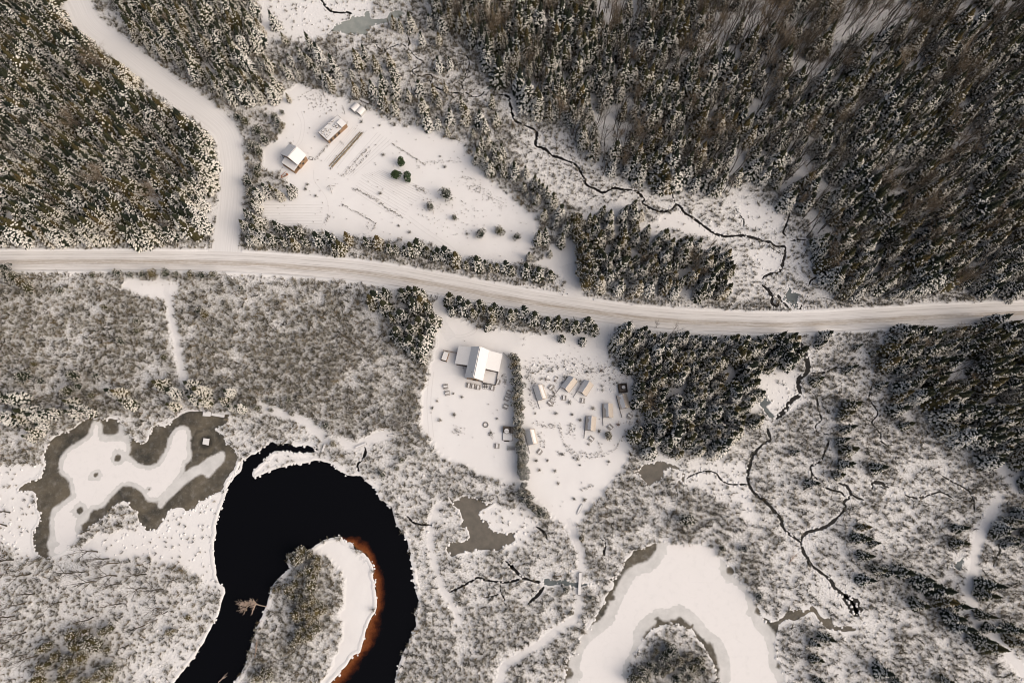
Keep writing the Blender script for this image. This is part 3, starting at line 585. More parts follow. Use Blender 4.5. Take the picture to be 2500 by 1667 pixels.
def sheet(name, outline, holes, z, mat, label, step=0.0, attrs=None, hgt=0.35, wid=1.3):
    V, F = fill(outline, holes, step)
    a = {k: f(V) for k, f in (attrs or {}).items()}
    o = tag(link(name, grid_mesh(name, np.column_stack([V, np.full(len(V), z)]), F, mat, a)), label, kind='structure')
    bank(outline, 'snow_bank', o, -1 if area2(outline) > 0 else 1, hgt, wid)
    for h in holes: bank(h, 'snow_bank', o, 1 if area2(h) > 0 else -1, hgt, wid)
    return o
sheet('river', SH['river'], [], 0.05, 'river_water', 'black open river bending round the snowy point', hgt=.22, wid=1.6)
def resample(p, n):
    L = np.concatenate([[0], np.cumsum(np.hypot(*np.diff(p, axis=0).T))]); s = np.linspace(0, L[-1], n)
    return np.stack([np.interp(s, L, p[:, 0]), np.interp(s, L, p[:, 1])], 1)
si, so = resample(smooth(ground(shallow_in), False, 1.0), 160), resample(smooth(ground(shallow_out), False, 1.0), 160)
tt = np.linspace(-.06, 1, 14); V = np.stack([np.column_stack([si * (1 - t) + so * t, np.full(160, 0.08)]) for t in tt], 1)
ends = np.minimum(np.arange(160), 159 - np.arange(160)); D = np.tile(tt[None], (160, 1)) + np.clip(1 - ends / 14, 0, 1)[:, None]
i = (np.arange(159)[:, None] * 14 + np.arange(13)[None]).ravel()
tag(link('river_shallows', grid_mesh('river_shallows', V.reshape(-1, 3), np.stack([i, i + 14, i + 15, i + 1], 1), 'shallow_water', {'depth': np.clip(D, 0, 1).ravel()})),
    'orange-brown shallow water over sand beside the white beach', kind='structure')

def ice_field(white, grey, spots, rim):
    wp = [smooth(ground(p), True, 1.0) for p in white]; gp = [smooth(ground(p), True, 1.0) for p in grey]
    sp = [(at(c, [(x, y)])[0], r / 6.0) for c, x, y, r in spots]
    def f(V):
        n = fbm(V[:, 0] / 4, V[:, 1] / 4, 8) - .5
        d = np.minimum.reduce([sdf(V, p) for p in wp]) + n * 0.8
        v = np.where(d < 0, 1.0, np.where(d < rim, .62 - .12 * d / rim, 0.0)); v = np.where(d < 0.25, np.maximum(v, .62 + .38 * smoothstep(.25, -.25, d)), v)
        v = np.where(d >= rim - 1.0, np.minimum(v, .5 * smoothstep(rim + 1.0, rim - 1.0, d)), v)
        for p in gp: v = np.maximum(v, .52 * smoothstep(.6, -.6, sdf(V, p) + n * .8))
        for c, r in sp:
            q = np.hypot(*(V - c).T) * (1 + n * .8); v = np.minimum(v, np.where(q < r * .6, 0.0, np.where(q < r, .5 * smoothstep(r * .5, r * .9, q), np.where(q < r * 2.1, .58, 1.0))))
        return v
    return f
float_c = at('I', [(1835, 945)])[0]
def wet_ring(V):
    r = np.hypot(*(V - float_c).T) + (fbm(V[:, 0] / 2, V[:, 1] / 2, 4) - .5) * 1.2
    return np.clip(.75 * smoothstep(3.4, 2.2, r) + .5 * smoothstep(.8, .2, np.abs(r - 5.6)) * (fbm(V[:, 0] / 3, V[:, 1] / 3, 6) > .42), 0, 1)
o = sheet('frozen_pond', SH['pond'], [], 0.06, 'pond_ice', 'frozen pond of brown clear ice with a white snowy middle', .8, {'ice': ice_field(pond_white, pond_grey, pond_spots, 2.4), 'wet': wet_ring}, hgt=.10)
sheet('frozen_lake', SH['lake'], [SH['isle']], 0.05, 'pond_ice', 'white frozen oxbow lake curving round a wooded island', .9, {'ice': ice_field(lake_white, [], lake_spots, 5.0)}, hgt=.10)
pond_label = {'brown0': 'brown ice pond of ragged outline between the river and the yard', 'brown1': 'brown ice pond with a white hook of snow below the spruce stand',
    'green0': 'grey-green icy pool at the top among brush', 'blue0': 'grey-blue triangular pool just above the main road at right', 'blue1': 'slender grey pool beside the right-hand creek',
    'blue2': 'dark channel passing under the snowy footbridge', 'blue3': 'small dark pool on the upper creek', 'blue4': 'small forked pool beside the track at right'}
for k, lab in pond_label.items(): sheet('small_pond', SH[k], [], 0.05, 'pond_' + k[:-1], lab, hgt=.12, wid=.9)
for i, (l, w) in enumerate(stream_lines):
    L = np.linspace(0, 1, len(l)); tap = np.minimum(1, np.minimum(L, 1 - L) * len(l) / 6 + .35)
    wv = w * (.78 if w < 1.5 else 1) * tap * (0.35 + 1.2 * fbm(l[:, 0] / 2.5, l[:, 1] / 2.5, 40 + i))
    o = tag(link('stream', strip(l, wv, 0.035, 'stream_water', 'stream', jag=.55, seed=i)), 'narrow dark creek cutting through snowy brush', kind='structure', group='dark creeks')
    bank(l + 0, 'snow_bank', o, 1, .22, .9, False, i) if False else None

cs = [-1.0, -.8, -.6, -.4, -.2, 0, .2, .4, .6, .8, 1.0]
road = tag(link('main_road', strip(main_line, 4.7, 0.05, 'road_snow', 'main_road', cs)), 'snow-packed main road with brown sandy wheel tracks', kind='structure')
for s in (-1, 1):
    t = np.gradient(main_line, axis=0); t /= np.hypot(*t.T)[:, None]; nr = np.stack([-t[:, 1], t[:, 0]], 1)
    l = main_line + nr * s * 4.7
    d = np.minimum.reduce([np.hypot(*(l - e).T) for e in (side_line[-1], at('G', [(600, 1160)])[0], at('F', [(1655, 1100)])[0], at('G', [(850, 1400)])[0])])
    ok = d > 7; runs = np.split(np.arange(len(l)), np.where(~ok)[0])
    for r in runs:
        r = r[ok[r]]
        if len(r) > 6: bank(l[r], 'snow_bank', road, s, .4, 1.5, False, 11)
side = tag(link('side_road', strip(side_line, np.interp(np.arange(len(side_line)), [0, len(side_line) - 12, len(side_line) - 1], [4.9, 4.9, 8.0]), 0.03, 'side_road_snow', 'side_road', cs)), 'white untracked side road joining the main road from the upper left', kind='structure')
for n, (l, h, lab) in paths.items():
    tag(link(n, strip(l, h, 0.02, 'path_snow', n, jag=.35)), lab, kind='structure')
# faint tyre tracks in the snow of the yards and the farm field
tracks = [('F', [(1640, 1170), (1650, 1300), (1690, 1430), (1800, 1510), (1950, 1480), (2000, 1420)]), ('F', [(1660, 1170), (1672, 1300), (1715, 1420), (1810, 1490), (1930, 1460), (1975, 1400)]), ('B', [(380, 1000), (420, 1100), (400, 1250), (330, 1330)]), ('B', [(420, 990), (450, 1100), (430, 1250), (360, 1330)]),
          ('F', [(530, 20), (540, 120), (640, 260), (660, 400), (600, 520)]), ('F', [(1340, 440), (1500, 560), (1700, 690), (1830, 800)]), ('F', [(1380, 430), (1530, 540), (1730, 680), (1850, 780)]), ('J', [(1560, 320), (1540, 600), (1560, 900)]), ('J', [(1600, 320), (1575, 600), (1600, 900)])]
for c, p in tracks:
    tag(link('tyre_track', strip(smooth(at(c, p), False, 1.0), .16, .012, 'track_snow', 'tyre_track', jag=.5)), 'faint tyre track pressed into yard snow', kind='structure', group='tyre tracks')

# ------------------------------------------------------------------ plants: prototypes
def kite(mb, p, d, up, L, wd, droop, mat, lift=0.0, a=0.0, ridge=0.12):
    """a leaf-shaped spray of twigs: root p, direction d, length L, half width wd, tent-shaped"""
    s = d.cross(up)
    if s.length < 1e-4: return
    s.normalize(); n = s.cross(d).normalized()
    if n.z < 0: n = -n
    p = p + n * lift; m = p + d * (L * .55) - Vector((0, 0, droop * .4))
    t = p + d * L - Vector((0, 0, droop)); r = m + n * (wd * ridge * 4)
    mb.add([p, m + s * wd, t, m - s * wd, r], [(0, 4, 1), (1, 4, 2), (2, 4, 3), (3, 4, 0)], mat, a)

def spruce_mesh(seed, H=14.0, R=2.3, whorls=12, power=.8, nb0=6, snow=.8, bare_top=.22, brown=False):
    r = random.Random(seed); mb = MB(); up = Vector((0, 0, 1))
    for w in range(whorls):
        u = (w + r.uniform(-.25, .25)) / whorls; u = max(0.0, u)
        z = H * (0.10 + 0.86 * u); rad = R * (1 - u) ** power + .18
        nb = max(4, int(nb0 + 4 * (1 - u)))
        for k in range(nb):
            g = 2 * math.pi * (k + r.uniform(-.4, .4)) / nb + w * 1.3
            rr = rad * r.uniform(.7, 1.22); el = -.18 + .75 * u + r.uniform(-.12, .12)
            d = Vector((math.cos(g) * math.cos(el), math.sin(g) * math.cos(el), math.sin(el)))
            p0 = Vector((0, 0, z)); droop = rr * .28 * (1 - u)
            kite(mb, p0, d, up, rr, rr * .25 + .08, droop, 0)
            for sd in (-1, 1):
                for fr in ((.34, .62) if rr > 1.2 else (.45,)):
                    q = p0 + d * rr * fr - Vector((0, 0, droop * fr)); ang = sd * r.uniform(.5, .95)
                    d2 = Vector((d.x * math.cos(ang) - d.y * math.sin(ang), d.x * math.sin(ang) + d.y * math.cos(ang), d.z - .1)).normalized()
                    l2 = rr * (.62 - .3 * fr) * r.uniform(.8, 1.2); kite(mb, q, d2, up, l2, l2 * .26 + .05, droop * .3, 0)
                    if u < 1 - bare_top and r.random() < snow * (.9 if fr > .5 else .5):
                        kite(mb, q + d2 * l2 * .22, d2, up, l2 * .78, l2 * .20 + .07, droop * .25, 1, .09, ridge=.22)
            if u < 1 - bare_top and r.random() < snow:
                kite(mb, p0 + d * rr * .42 - Vector((0, 0, droop * .30)), d, up, rr * .58, rr * .10 + .12, droop * .55, 1, .11, ridge=.3)
    mb.tube((0, 0, H * .08), (0, 0, H * .5), R * .62, R * .36, 8, 0); mb.tube((0, 0, H * .5), (0, 0, H * 1.03), R * .36, .02, 7, 0)
    return mb.mesh('spruce_crown', [brown or 'needles', 'tree_snow'])

def trunk_mesh(H, r0): 
    mb = MB(); mb.tube((0, 0, -.2), (0, 0, H * .95), r0, .04, 6, 0); return mb.mesh('trunk', ['trunk'])

def bush_mesh(seed, H, R, n, mats=('needles', 'tree_snow'), snow=.6, leaf=.55, zc=.5):
    """a rounded conifer or broad bush: sprays of foliage through an egg-shaped volume"""
    r = random.Random(seed); mb = MB(); up = Vector((0, 0, 1)); lob = [r.uniform(0, 6.28) for _ in range(3)]
    for j in range(6):
        z0, z1 = -.7 + 1.6 * j / 6, -.7 + 1.6 * (j + 1) / 6; f = lambda c: (math.sqrt(max(0, 1 - c * c)) if c < .2 else (1 - c) ** .8 * 1.05 + .02) * R * .66
        mb.tube((0, 0, H * (zc + .45 * z0)), (0, 0, H * (zc + .45 * z1)), f(z0), f(z1), 8, 0)
    for k in range(n):
        cz = r.uniform(-.75, 1) ; g = r.uniform(0, 2 * math.pi); rh = math.sqrt(max(0, 1 - cz * cz)) if cz < .2 else (1 - cz) ** .8 * 1.05 + .02
        lump = 1 + .22 * math.sin(2 * g + lob[0]) + .16 * math.sin(3 * g + lob[1] + cz * 3) + r.uniform(-.12, .1)
        sh = r.uniform(.55, 1.0) ** .5
        p = Vector((R * rh * lump * sh * math.cos(g), R * rh * lump * sh * math.sin(g), H * (zc + .5 * cz * sh)))
        d = Vector((p.x, p.y, (p.z - H * .45) * .6 + .15 * R)); d.normalize(); d = (d + Vector((r.uniform(-.5, .5), r.uniform(-.5, .5), r.uniform(-.3, .3)))).normalized()
        l = leaf * r.uniform(.7, 1.35); kite(mb, p - d * l * .4, d, up, l, l * .32, l * .15, 0)
        if r.random() < snow: kite(mb, p - d * l * .12, d, up, l * .75, l * .25, l * .12, 1, .07, ridge=.25)
    return mb.mesh('bush_crown', list(mats))

def bare_mesh(seed, H, spread=.35, depth=4, r0=.16, clear=.35, mat='bark', kids=(3, 5), rmin=.016):
    """trunk and branches of a leafless tree; returns (trunk mesh, branch mesh)"""
    r = random.Random(seed); tb, bb = MB(), MB()
    def grow(p, d, L, rad, lvl):
        q = p + d * L; b = tb if lvl == 0 else bb
        mid = p + d * (L * .5) + Vector((r.uniform(-1, 1), r.uniform(-1, 1), 0)) * L * .04
        n = 5 if lvl == 0 else 3
        b.tube(p, mid, rad, rad * .8, n, 0, False); b.tube(mid, q, rad * .8, rad * .55, n, 0, False)
        if lvl >= depth: return
        for k in range(r.randint(*kids)):
            f = r.uniform(clear if lvl == 0 else .25, 1.0); g = r.uniform(0, 6.283); sp = spread * r.uniform(.6, 1.7) * (1.25 if lvl else 1)
            u = d.orthogonal().normalized(); w = d.cross(u)
            d2 = (d + (u * math.cos(g) + w * math.sin(g)) * sp + Vector((0, 0, .12))).normalized()
            grow(p + d * (L * f), d2, L * r.uniform(.42, .68), max(rmin, rad * .45), lvl + 1)
        grow(q, (d + Vector((r.uniform(-.15, .15), r.uniform(-.15, .15), .05))).normalized(), L * .6, max(rmin, rad * .5), lvl + 1)
    grow(Vector((0, 0, -.1)), Vector((r.uniform(-.08, .08), r.uniform(-.08, .08), 1)).normalized(), H * .5, r0, 0)
    return tb.mesh('trunk', [mat]), bb.mesh('branches', [mat])

def shrub_mesh(seed, H, stems, spread, frost=.55, mat='twig', w0=.05):
    r = random.Random(seed); mb = MB()
    for k in range(stems):
        g = r.uniform(0, 6.283); t = spread * math.sqrt(r.random()); h = H * r.uniform(.55, 1.1)
        d = Vector((math.cos(g) * math.sin(t), math.sin(g) * math.sin(t), math.cos(t))); p = Vector((r.gauss(0, .12) * H * .5, r.gauss(0, .12) * H * .5, -.05))
        fr = frost * r.uniform(.2, 1.3)
        def rib(p, d, L, w, a0, a1):
            s = d.cross(Vector((r.uniform(-1, 1), r.uniform(-1, 1), r.uniform(-.3, .3)))).normalized() * w; q = p + d * L
            mb.add([p - s, p + s, q + s * .4, q - s * .4], [(0, 1, 2, 3)], 0, [a0, a0, a1, a1]); return q
        m = rib(p, d, h * .5, w0, 0, min(1, fr * .3)); rib(m, (d + Vector((r.uniform(-.2, .2), r.uniform(-.2, .2), .1))).normalized(), h * .5, w0 * .8, min(1, fr * .3), min(1, fr))
        for _ in range(3):
            q = p + d * h * r.uniform(.3, .8); d2 = (d + Vector((r.uniform(-.8, .8), r.uniform(-.8, .8), r.uniform(-.1, .5)))).normalized()
            rib(q, d2, h * r.uniform(.25, .45), w0 * .7, min(1, fr * .3), min(1, fr * 1.2))
    return mb.mesh('shrub', [mat], 'tip')

def lump_mesh(seed):
    import bmesh
    bm = bmesh.new(); bmesh.ops.create_icosphere(bm, subdivisions=2, radius=1.0); r = random.Random(seed)
    for v in bm.verts:
        v.co *= r.uniform(.82, 1.15); v.co.z = v.co.z * .45 if v.co.z > 0 else v.co.z * .1
    for f in bm.faces: f.smooth = True
    me = bpy.data.meshes.new('snow_lump'); bm.to_mesh(me); bm.free(); me.materials.append(M['snow']); return me

def joined(a, b):
    """one mesh holding a trunk and a crown, for the forest mass"""
    mb_v, mb_f, mats, mi = [], [], [], []
    for me in (a, b):
        o = len(mb_v); off = len(mats); mats += list(me.materials)
        mb_v += [tuple(v.co) for v in me.vertices]
        for p in me.polygons: mb_f.append(tuple(o + i for i in p.vertices)); mi.append(off + p.material_index)
    me = bpy.data.meshes.new(b.name + '_whole'); me.from_pydata(mb_v, [], mb_f)
    for m in mats: me.materials.append(m)
    me.polygons.foreach_set('material_index', np.array(mi, np.int32)); me.update(); return me

PROTO = {}     # kind -> list of (height, trunk mesh, crown mesh)
PROTO['spruce'] = [(14.0, trunk_mesh(14, .17), spruce_mesh(100 + i, 14.0, R, wn_, pw, 6, sn)) for i, (R, wn_, pw, sn) in enumerate([(2.5, 15, .8, .76), (2.2, 16, .8, .70), (2.9, 14, .9, .82), (2.0, 15, .75, .64), (2.7, 15, .95, .84), (2.4, 14, .75, .9)])]
PROTO['dark'] = [(14.0, trunk_mesh(14, .17), spruce_mesh(130 + i, 14.0, R, wn_, pw, 6, sn, .34)) for i, (R, wn_, pw, sn) in enumerate([(2.4, 15, .85, .55), (2.1, 15, .9, .48), (2.7, 14, .9, .6)])]
PROTO['cedar'] = [(7.0, trunk_mesh(6, .14), bush_mesh(200 + i, 7.0, R, 330, snow=s)) for i, (R, s) in enumerate([(1.9, .62), (2.2, .55), (1.7, .7), (2.4, .6)])]
PROTO['olive'] = [(7.0, trunk_mesh(6, .14), bush_mesh(230 + i, 7.0, R, 330, ('olive_needles', 'tree_snow'), s)) for i, (R, s) in enumerate([(1.9, .55), (2.3, .5), (2.1, .62)])]
PROTO['gold'] = [(14.0, trunk_mesh(14, .17), spruce_mesh(160 + i, 14.0, 2.6, 11, .8, 6, .35, .2, 'olive_needles')) for i in range(2)]
PROTO['pine'] = [(6.0, trunk_mesh(5.4, .12), bush_mesh(300 + i, 6.0, 1.75, 260, ('green_needles', 'tree_snow'), .10, .75)) for i in range(2)]
PROTO['frosty'] = [(5.0, trunk_mesh(4.5, .10), bush_mesh(320 + i, 5.0, 2.0, 230, ('needles', 'tree_snow'), .75, .5)) for i in range(2)]
PROTO['bare'] = [(16.0,) + bare_mesh(400 + i, 16.0, sp, 3, .17, cl) for i, (sp, cl) in enumerate([(.38, .45), (.45, .35), (.32, .5), (.55, .3), (.42, .5)])]
PROTO['pole'] = [(16.0,) + bare_mesh(440 + i, 18.0, .3, 2, .20, .5, kids=(3, 5)) for i in range(3)]
PROTO['stark'] = [(16.0,) + bare_mesh(430 + i, 16.0, sp, 3, .30, .35) for i, sp in enumerate((.4, .5, .35))]
PROTO['wide'] = [(10.0,) + bare_mesh(450 + i, 10.0, .75, 4, .2, .12, kids=(4, 6)) for i in range(2)]
PROTO['tan'] = [(15.0,) + bare_mesh(470 + i, 15.0, .5, 4, .2, .3, 'tan_bark', (4, 5)) for i in range(3)]

def add_tree(kind, base, h, label, group=None, cat='tree', name=None, rz=None, wide=1.0):
    pr = PROTO[kind]; H0, tr, cr = pr[random.randrange(len(pr))]; s = h / H0
    nm = name or {'spruce': 'spruce_tree', 'dark': 'spruce_tree', 'gold': 'spruce_tree', 'olive': 'cedar_tree', 'cedar': 'cedar_tree', 'pine': 'pine_tree', 'frosty': 'young_tree', 'bare': 'bare_tree', 'wide': 'bare_tree', 'stark': 'bare_tree', 'pole': 'bare_tree', 'tan': 'bare_tree'}[kind]
    t = thing(nm, label, cat, base, random.uniform(0, 6.283) if rz is None else rz, group)
    t.scale = (s * wide * random.uniform(.9, 1.12), s * wide * random.uniform(.9, 1.12), s)
    t.rotation_euler[0] = random.gauss(0, .02); t.rotation_euler[1] = random.gauss(0, .02)
    link('trunk', tr, t); link('branches' if kind in ('bare', 'wide', 'tan', 'stark', 'pole') else 'crown', cr, t)
    return t

# ------------------------------------------------------------------ scatter through geometry nodes (only for what nobody could count)
def scatter(name, label, protos, P, rot, scl, which, group=None):
    bank_col = bpy.data.collections.new(name + '_sources')
    for i, me in enumerate(protos): bank_col.objects.link(bpy.data.objects.new('%s_source_%02d' % (name, i), me))
    me = bpy.data.meshes.new(name); me.vertices.add(len(P)); me.vertices.foreach_set('co', np.asarray(P, np.float32).ravel())
    me.attributes.new('rot', 'FLOAT_VECTOR', 'POINT').data.foreach_set('vector', np.asarray(rot, np.float32).ravel())
    me.attributes.new('scl', 'FLOAT_VECTOR', 'POINT').data.foreach_set('vector', np.asarray(scl, np.float32).ravel())
    me.attributes.new('which', 'INT', 'POINT').data.foreach_set('value', np.asarray(which, np.int32)); me.update()
    o = link(name, me); tag(o, label, kind='stuff')
    g = bpy.data.node_groups.new(name + '_nodes', 'GeometryNodeTree')
    g.interface.new_socket('Geometry', in_out='INPUT', socket_type='NodeSocketGeometry'); g.interface.new_socket('Geometry', in_out='OUTPUT', socket_type='NodeSocketGeometry')
    n = g.nodes; l = g.links; gi, go = n.new('NodeGroupInput'), n.new('NodeGroupOutput'); ip = n.new('GeometryNodeInstanceOnPoints'); ci = n.new('GeometryNodeCollectionInfo')
    ci.inputs['Collection'].default_value = bank_col; ci.inputs['Separate Children'].default_value = True; ci.inputs['Reset Children'].default_value = True
    def named(a, ty): q = n.new('GeometryNodeInputNamedAttribute'); q.data_type = ty; q.inputs['Name'].default_value = a; return q.outputs[0]
    er = n.new('FunctionNodeEulerToRotation'); l.new(named('rot', 'FLOAT_VECTOR'), er.inputs[0])
    l.new(gi.outputs[0], ip.inputs['Points']); l.new(ci.outputs[0], ip.inputs['Instance']); ip.inputs['Pick Instance'].default_value = True
    l.new(named('which', 'INT'), ip.inputs['Instance Index']); l.new(er.outputs[0], ip.inputs['Rotation']); l.new(named('scl', 'FLOAT_VECTOR'), ip.inputs['Scale']); l.new(ip.outputs[0], go.inputs[0])
    md = o.modifiers.new('scatter', 'NODES'); md.node_group = g
    return o

def lattice(step, x0=-290, x1=290, y0=-90, y1=310, jit=.45):
    xs, ys = np.arange(x0, x1, step), np.arange(y0, y1, step * .866)
    g = np.stack(np.meshgrid(xs, ys), -1).astype(float); g[1::2, :, 0] += step / 2; g = g.reshape(-1, 2)
    return g + RNG.uniform(-jit, jit, g.shape) * step

def clear_of(w, grow=0.0):
    """True where nothing built stands: no road, path, water, building"""
    k = seg_dist(w, main_line[::4]) > 5.3 + grow; k &= seg_dist(w, side_line[::4]) > 5.6 + grow
    for l, h, _ in paths.values(): k &= seg_dist(w, l[::3]) > h + grow * .5
    k &= ~on_water(w)
    return k

# ------------------------------------------------------------------ forests
gaps_px = [(Z([(330, 420)])[0], 26), (Z([(10, 490)])[0], 34), (Z([(380, 330)])[0], 30), (Z([(1500, 980)])[0], 0), (Z([(2330, 1090)])[0], 45), (Z([(1565, 905)])[0], 28), (Z([(1680, 850)])[0], 30)]
lat = lattice(1.75)
conifers, bares = [], []       # (x, y, h, forest index)
H_ = RNG.uniform(0, 1, len(lat))
for fi, (nm, poly, sp, (h0, h1), bshare, lab) in enumerate(forests):
    pts = lattice(sp * .93); hh = h0 + (h1 - h0) * RNG.beta(2, 2.2, len(pts))
    mid = np.concatenate([pixel(pts[i:i + 1], hh[i] * .4) for i in range(0)]) if False else None
    dep = pts[:, 1] * ST + (ALT - hh * .4) * CT
    pp = np.stack([1250 + FOC * pts[:, 0] / dep, 833.5 - FOC * (pts[:, 1] * CT - (ALT - hh * .4) * ST) / dep], 1)
    jj = (np.stack([fbm(pts[:, 0] / 5, pts[:, 1] / 5, 61), fbm(pts[:, 0] / 5, pts[:, 1] / 5, 62)], 1) - .5) * 40
    k = inside(pp + jj, poly) & clear_of(pts, 2.2)
    for c, r in gaps_px: k &= np.hypot(*(pp - c).T) > r * (0.7 + .6 * RNG.random(len(pp)))
    n1 = fbm(pts[:, 0] / 16, pts[:, 1] / 16, 90 + fi); n2 = fbm(pts[:, 0] / 45, pts[:, 1] / 45, 95)
    if nm == 'east':     # mixed wood: fewer conifers up the slope in the middle
        far = smoothstep(250, 60, pp[:, 1]) * smoothstep(1350, 1650, pp[:, 0])
        dens = .86 - .26 * far - .55 * smoothstep(.50, .36, n1); bshare_v = .30 + .15 * far
    else: dens = .97 - .75 * (n1 < .33); bshare_v = np.full(len(pts), bshare)
    u = RNG.random(len(pts)); con = k & (u < dens - .10 * (n2 < .45)); isb = k & ~con & (RNG.random(len(pts)) < .30 + bshare_v) | (con & (RNG.random(len(pts)) < bshare_v * .6))
    con &= ~isb
    conifers += [(x, y, h, fi) for (x, y), h in zip(pts[con], hh[con])]
    bares += [(x, y, h * 1.08 + 2, fi) for (x, y), h in zip(pts[isb], hh[isb])]
print('FOREST', len(conifers), len(bares))

# ------------------------------------------------------------------ single trees one can point to
def nth(i):
    return 'leftmost' if i == 0 else ('%d%s from the left' % (i + 1, {1: 'st', 2: 'nd', 3: 'rd'}.get((i + 1) % 10 if (i + 1) // 10 != 1 else 0, 'th')))
def placed(c, x, y, h, f=.42):
    """base of a tree whose crown middle shows at this photo point"""
    return at(c, [(x, y)], h * f)[0]
N_SPRUCE = 0
singles = []     # bases of every single tree, kept clear of brush
def stand(kind, text, group, hs, pts, wide=1.0, cat='tree', name=None):
    """text holds {} for the ordinal; pts = [(crop, [(x, y[, h]), ...]), ...]"""
    global N_SPRUCE
    rows = []
    for c, lst in pts:
        for q in lst:
            h = (q[2] if len(q) > 2 else random.uniform(*hs)) * (1.5 if group == 'bushes along the road' else 1.15 if group == 'spruces around the upper creek' else 1.32 if group == 'spruces in the lower right' else 1.5 if kind in ('spruce', 'dark') else 1.15)
            rows.append((px(c, [q])[0][0], placed(c, q[0], q[1], h), h))
    rows.sort(key=lambda r: r[0])
    for i, (_, b, h) in enumerate(rows):
        add_tree(kind, b, h, text.format(nth(i)), group if len(rows) > 1 else None, cat, name, wide=wide); singles.append(b)
        if kind in ('spruce', 'dark'): N_SPRUCE += 1

stand('dark', 'snow-laden spruce, {} in the row between road and farm field', 'row of spruces above the road', (7, 11),
  [('F', [(205, 520), (150, 630, 8), (60, 600), (20, 560, 9), (320, 580), (390, 560), (450, 650, 7), (350, 670, 8), (270, 650, 7), (560, 620), (680, 630, 11), (760, 700, 10), (830, 620), (720, 720, 7), (1000, 650), (1095, 650), (1200, 710, 7), (1265, 720, 6), (1340, 730, 6), (1400, 710, 9), (1450, 690, 10), (1545, 740), (1600, 780, 6), (1640, 760, 8), (1700, 750, 10), (1790, 800, 10), (1740, 800, 6), (1890, 860, 6), (1990, 840, 9), (2060, 860, 6), (2110, 880, 6), (2160, 880, 6), (2240, 870, 8), (2290, 905, 6)])], 1.2)
stand('dark', 'small pointed spruce, {} of three beside the snowy field entrance', 'spruces by the field entrance', (7, 9), [('G', [(165, 900, 9), (270, 930, 9), (380, 950, 7), ])], 1.25)
stand('dark', 'dark pointed spruce, {} in the row between road and house yard', 'row of spruces below the road', (7, 10),
  [('F', [(1740, 1160, 9), (1760, 1265, 7), (1835, 1190, 10), (1870, 1240, 9), (1910, 1220), (1950, 1285, 7), (2010, 1220, 9), (2050, 1265, 7), (2110, 1275), (2140, 1250), (2120, 1340, 7), (2205, 1275), (2285, 1300)]), ('G', [(25, 1300), (70, 1290, 7), (145, 1275, 10), (235, 1325, 10), (350, 1360), (440, 1370, 10), (520, 1370, 7), (600, 1400), (710, 1370, 11), (770, 1425, 9)])], 1.15)
stand('dark', 'small snowy spruce standing in the yard below the row, {} of three', 'lone spruces in the yard', (5, 6.5), [('F', [(2080, 1410, 6)]), ('G', [(480, 1510, 5.5), (670, 1535, 6)])], 1.2)
stand('dark', 'snow-laden spruce, {} in the clump left of the house driveway', 'spruce clump by the driveway', (8, 12),
  [('F', [(1090, 1150, 11), (1040, 1180), (1170, 1110, 9), (1160, 1230), (1230, 1340, 8), (1330, 1120), (1380, 1100, 10), (1450, 1110), (1420, 1210), (1490, 1190, 11), (1540, 1235), (1310, 1310, 10), (1470, 1370), (1560, 1430, 10), (1590, 1350), (1390, 1440, 10), (1270, 1460), (1400, 1540, 11), (1500, 1540)]), ('J', [(1380, 60, 10), (1480, 100, 10), (1320, 50, 9), (1280, 20, 9), (1500, 30, 9), (1420, 140, 8), (1490, 200, 7)])], 1.2)
stand('pine', 'bare green pine without snow, {} of three in the farm field', 'three green pines in the field', (4.5, 6), [('B', [(1310, 1440, 5.0)]), ('F', [(1265, 60, 5.5), (1365, 78, 5.8)])])
stand('frosty', 'large round frosted tree standing alone in the farm field', None, (7, 7), [('F', [(1710, 235, 7)])], 1.0, name='round_tree')
stand('frosty', 'small frosted round tree left of the large one in the farm field', None, (3.6, 3.6), [('F', [(1570, 342, 3.8)])], name='round_tree')
stand('frosty', 'tiny frosted tree below the large round tree in the farm field', None, (3, 3), [('F', [(1785, 442, 3)])], name='round_tree')
stand('frosty', 'frosted round tree, {} of three in the field corner', 'round trees in the field corner', (3.8, 5), [('F', [(2018, 585, 5), (2190, 558, 4.6)]), ('G', [(78, 612, 3.8)])], name='round_tree')
stand('spruce', 'slender spruce, {} along the creek side of the farm field', 'spruces along the field edge', (7, 11),
  [('G', [(60, 40, 9), (145, 170, 7), (160, 30, 6), (240, 130, 9), (270, 160, 9), (310, 200, 8), (345, 225, 8), (260, 270, 7), (400, 290, 10), (460, 400, 11), (320, 410, 8), (420, 500, 6), (270, 620, 10), (330, 610, 10), (480, 650, 10), (375, 760, 5), (190, 780, 6), (520, 540, 9), (170, 240, 4), (220, 235, 4)]), ('B', [(1990, 1390, 9), (2020, 1290, 9), (2140, 1340, 9), (2210, 1350, 9), (2100, 1500, 9), (2230, 1500, 10), (2170, 1420, 10), (2060, 1440, 9)]), ('C', [(60, 1500, 10), (160, 1530, 7)])], 1.05)
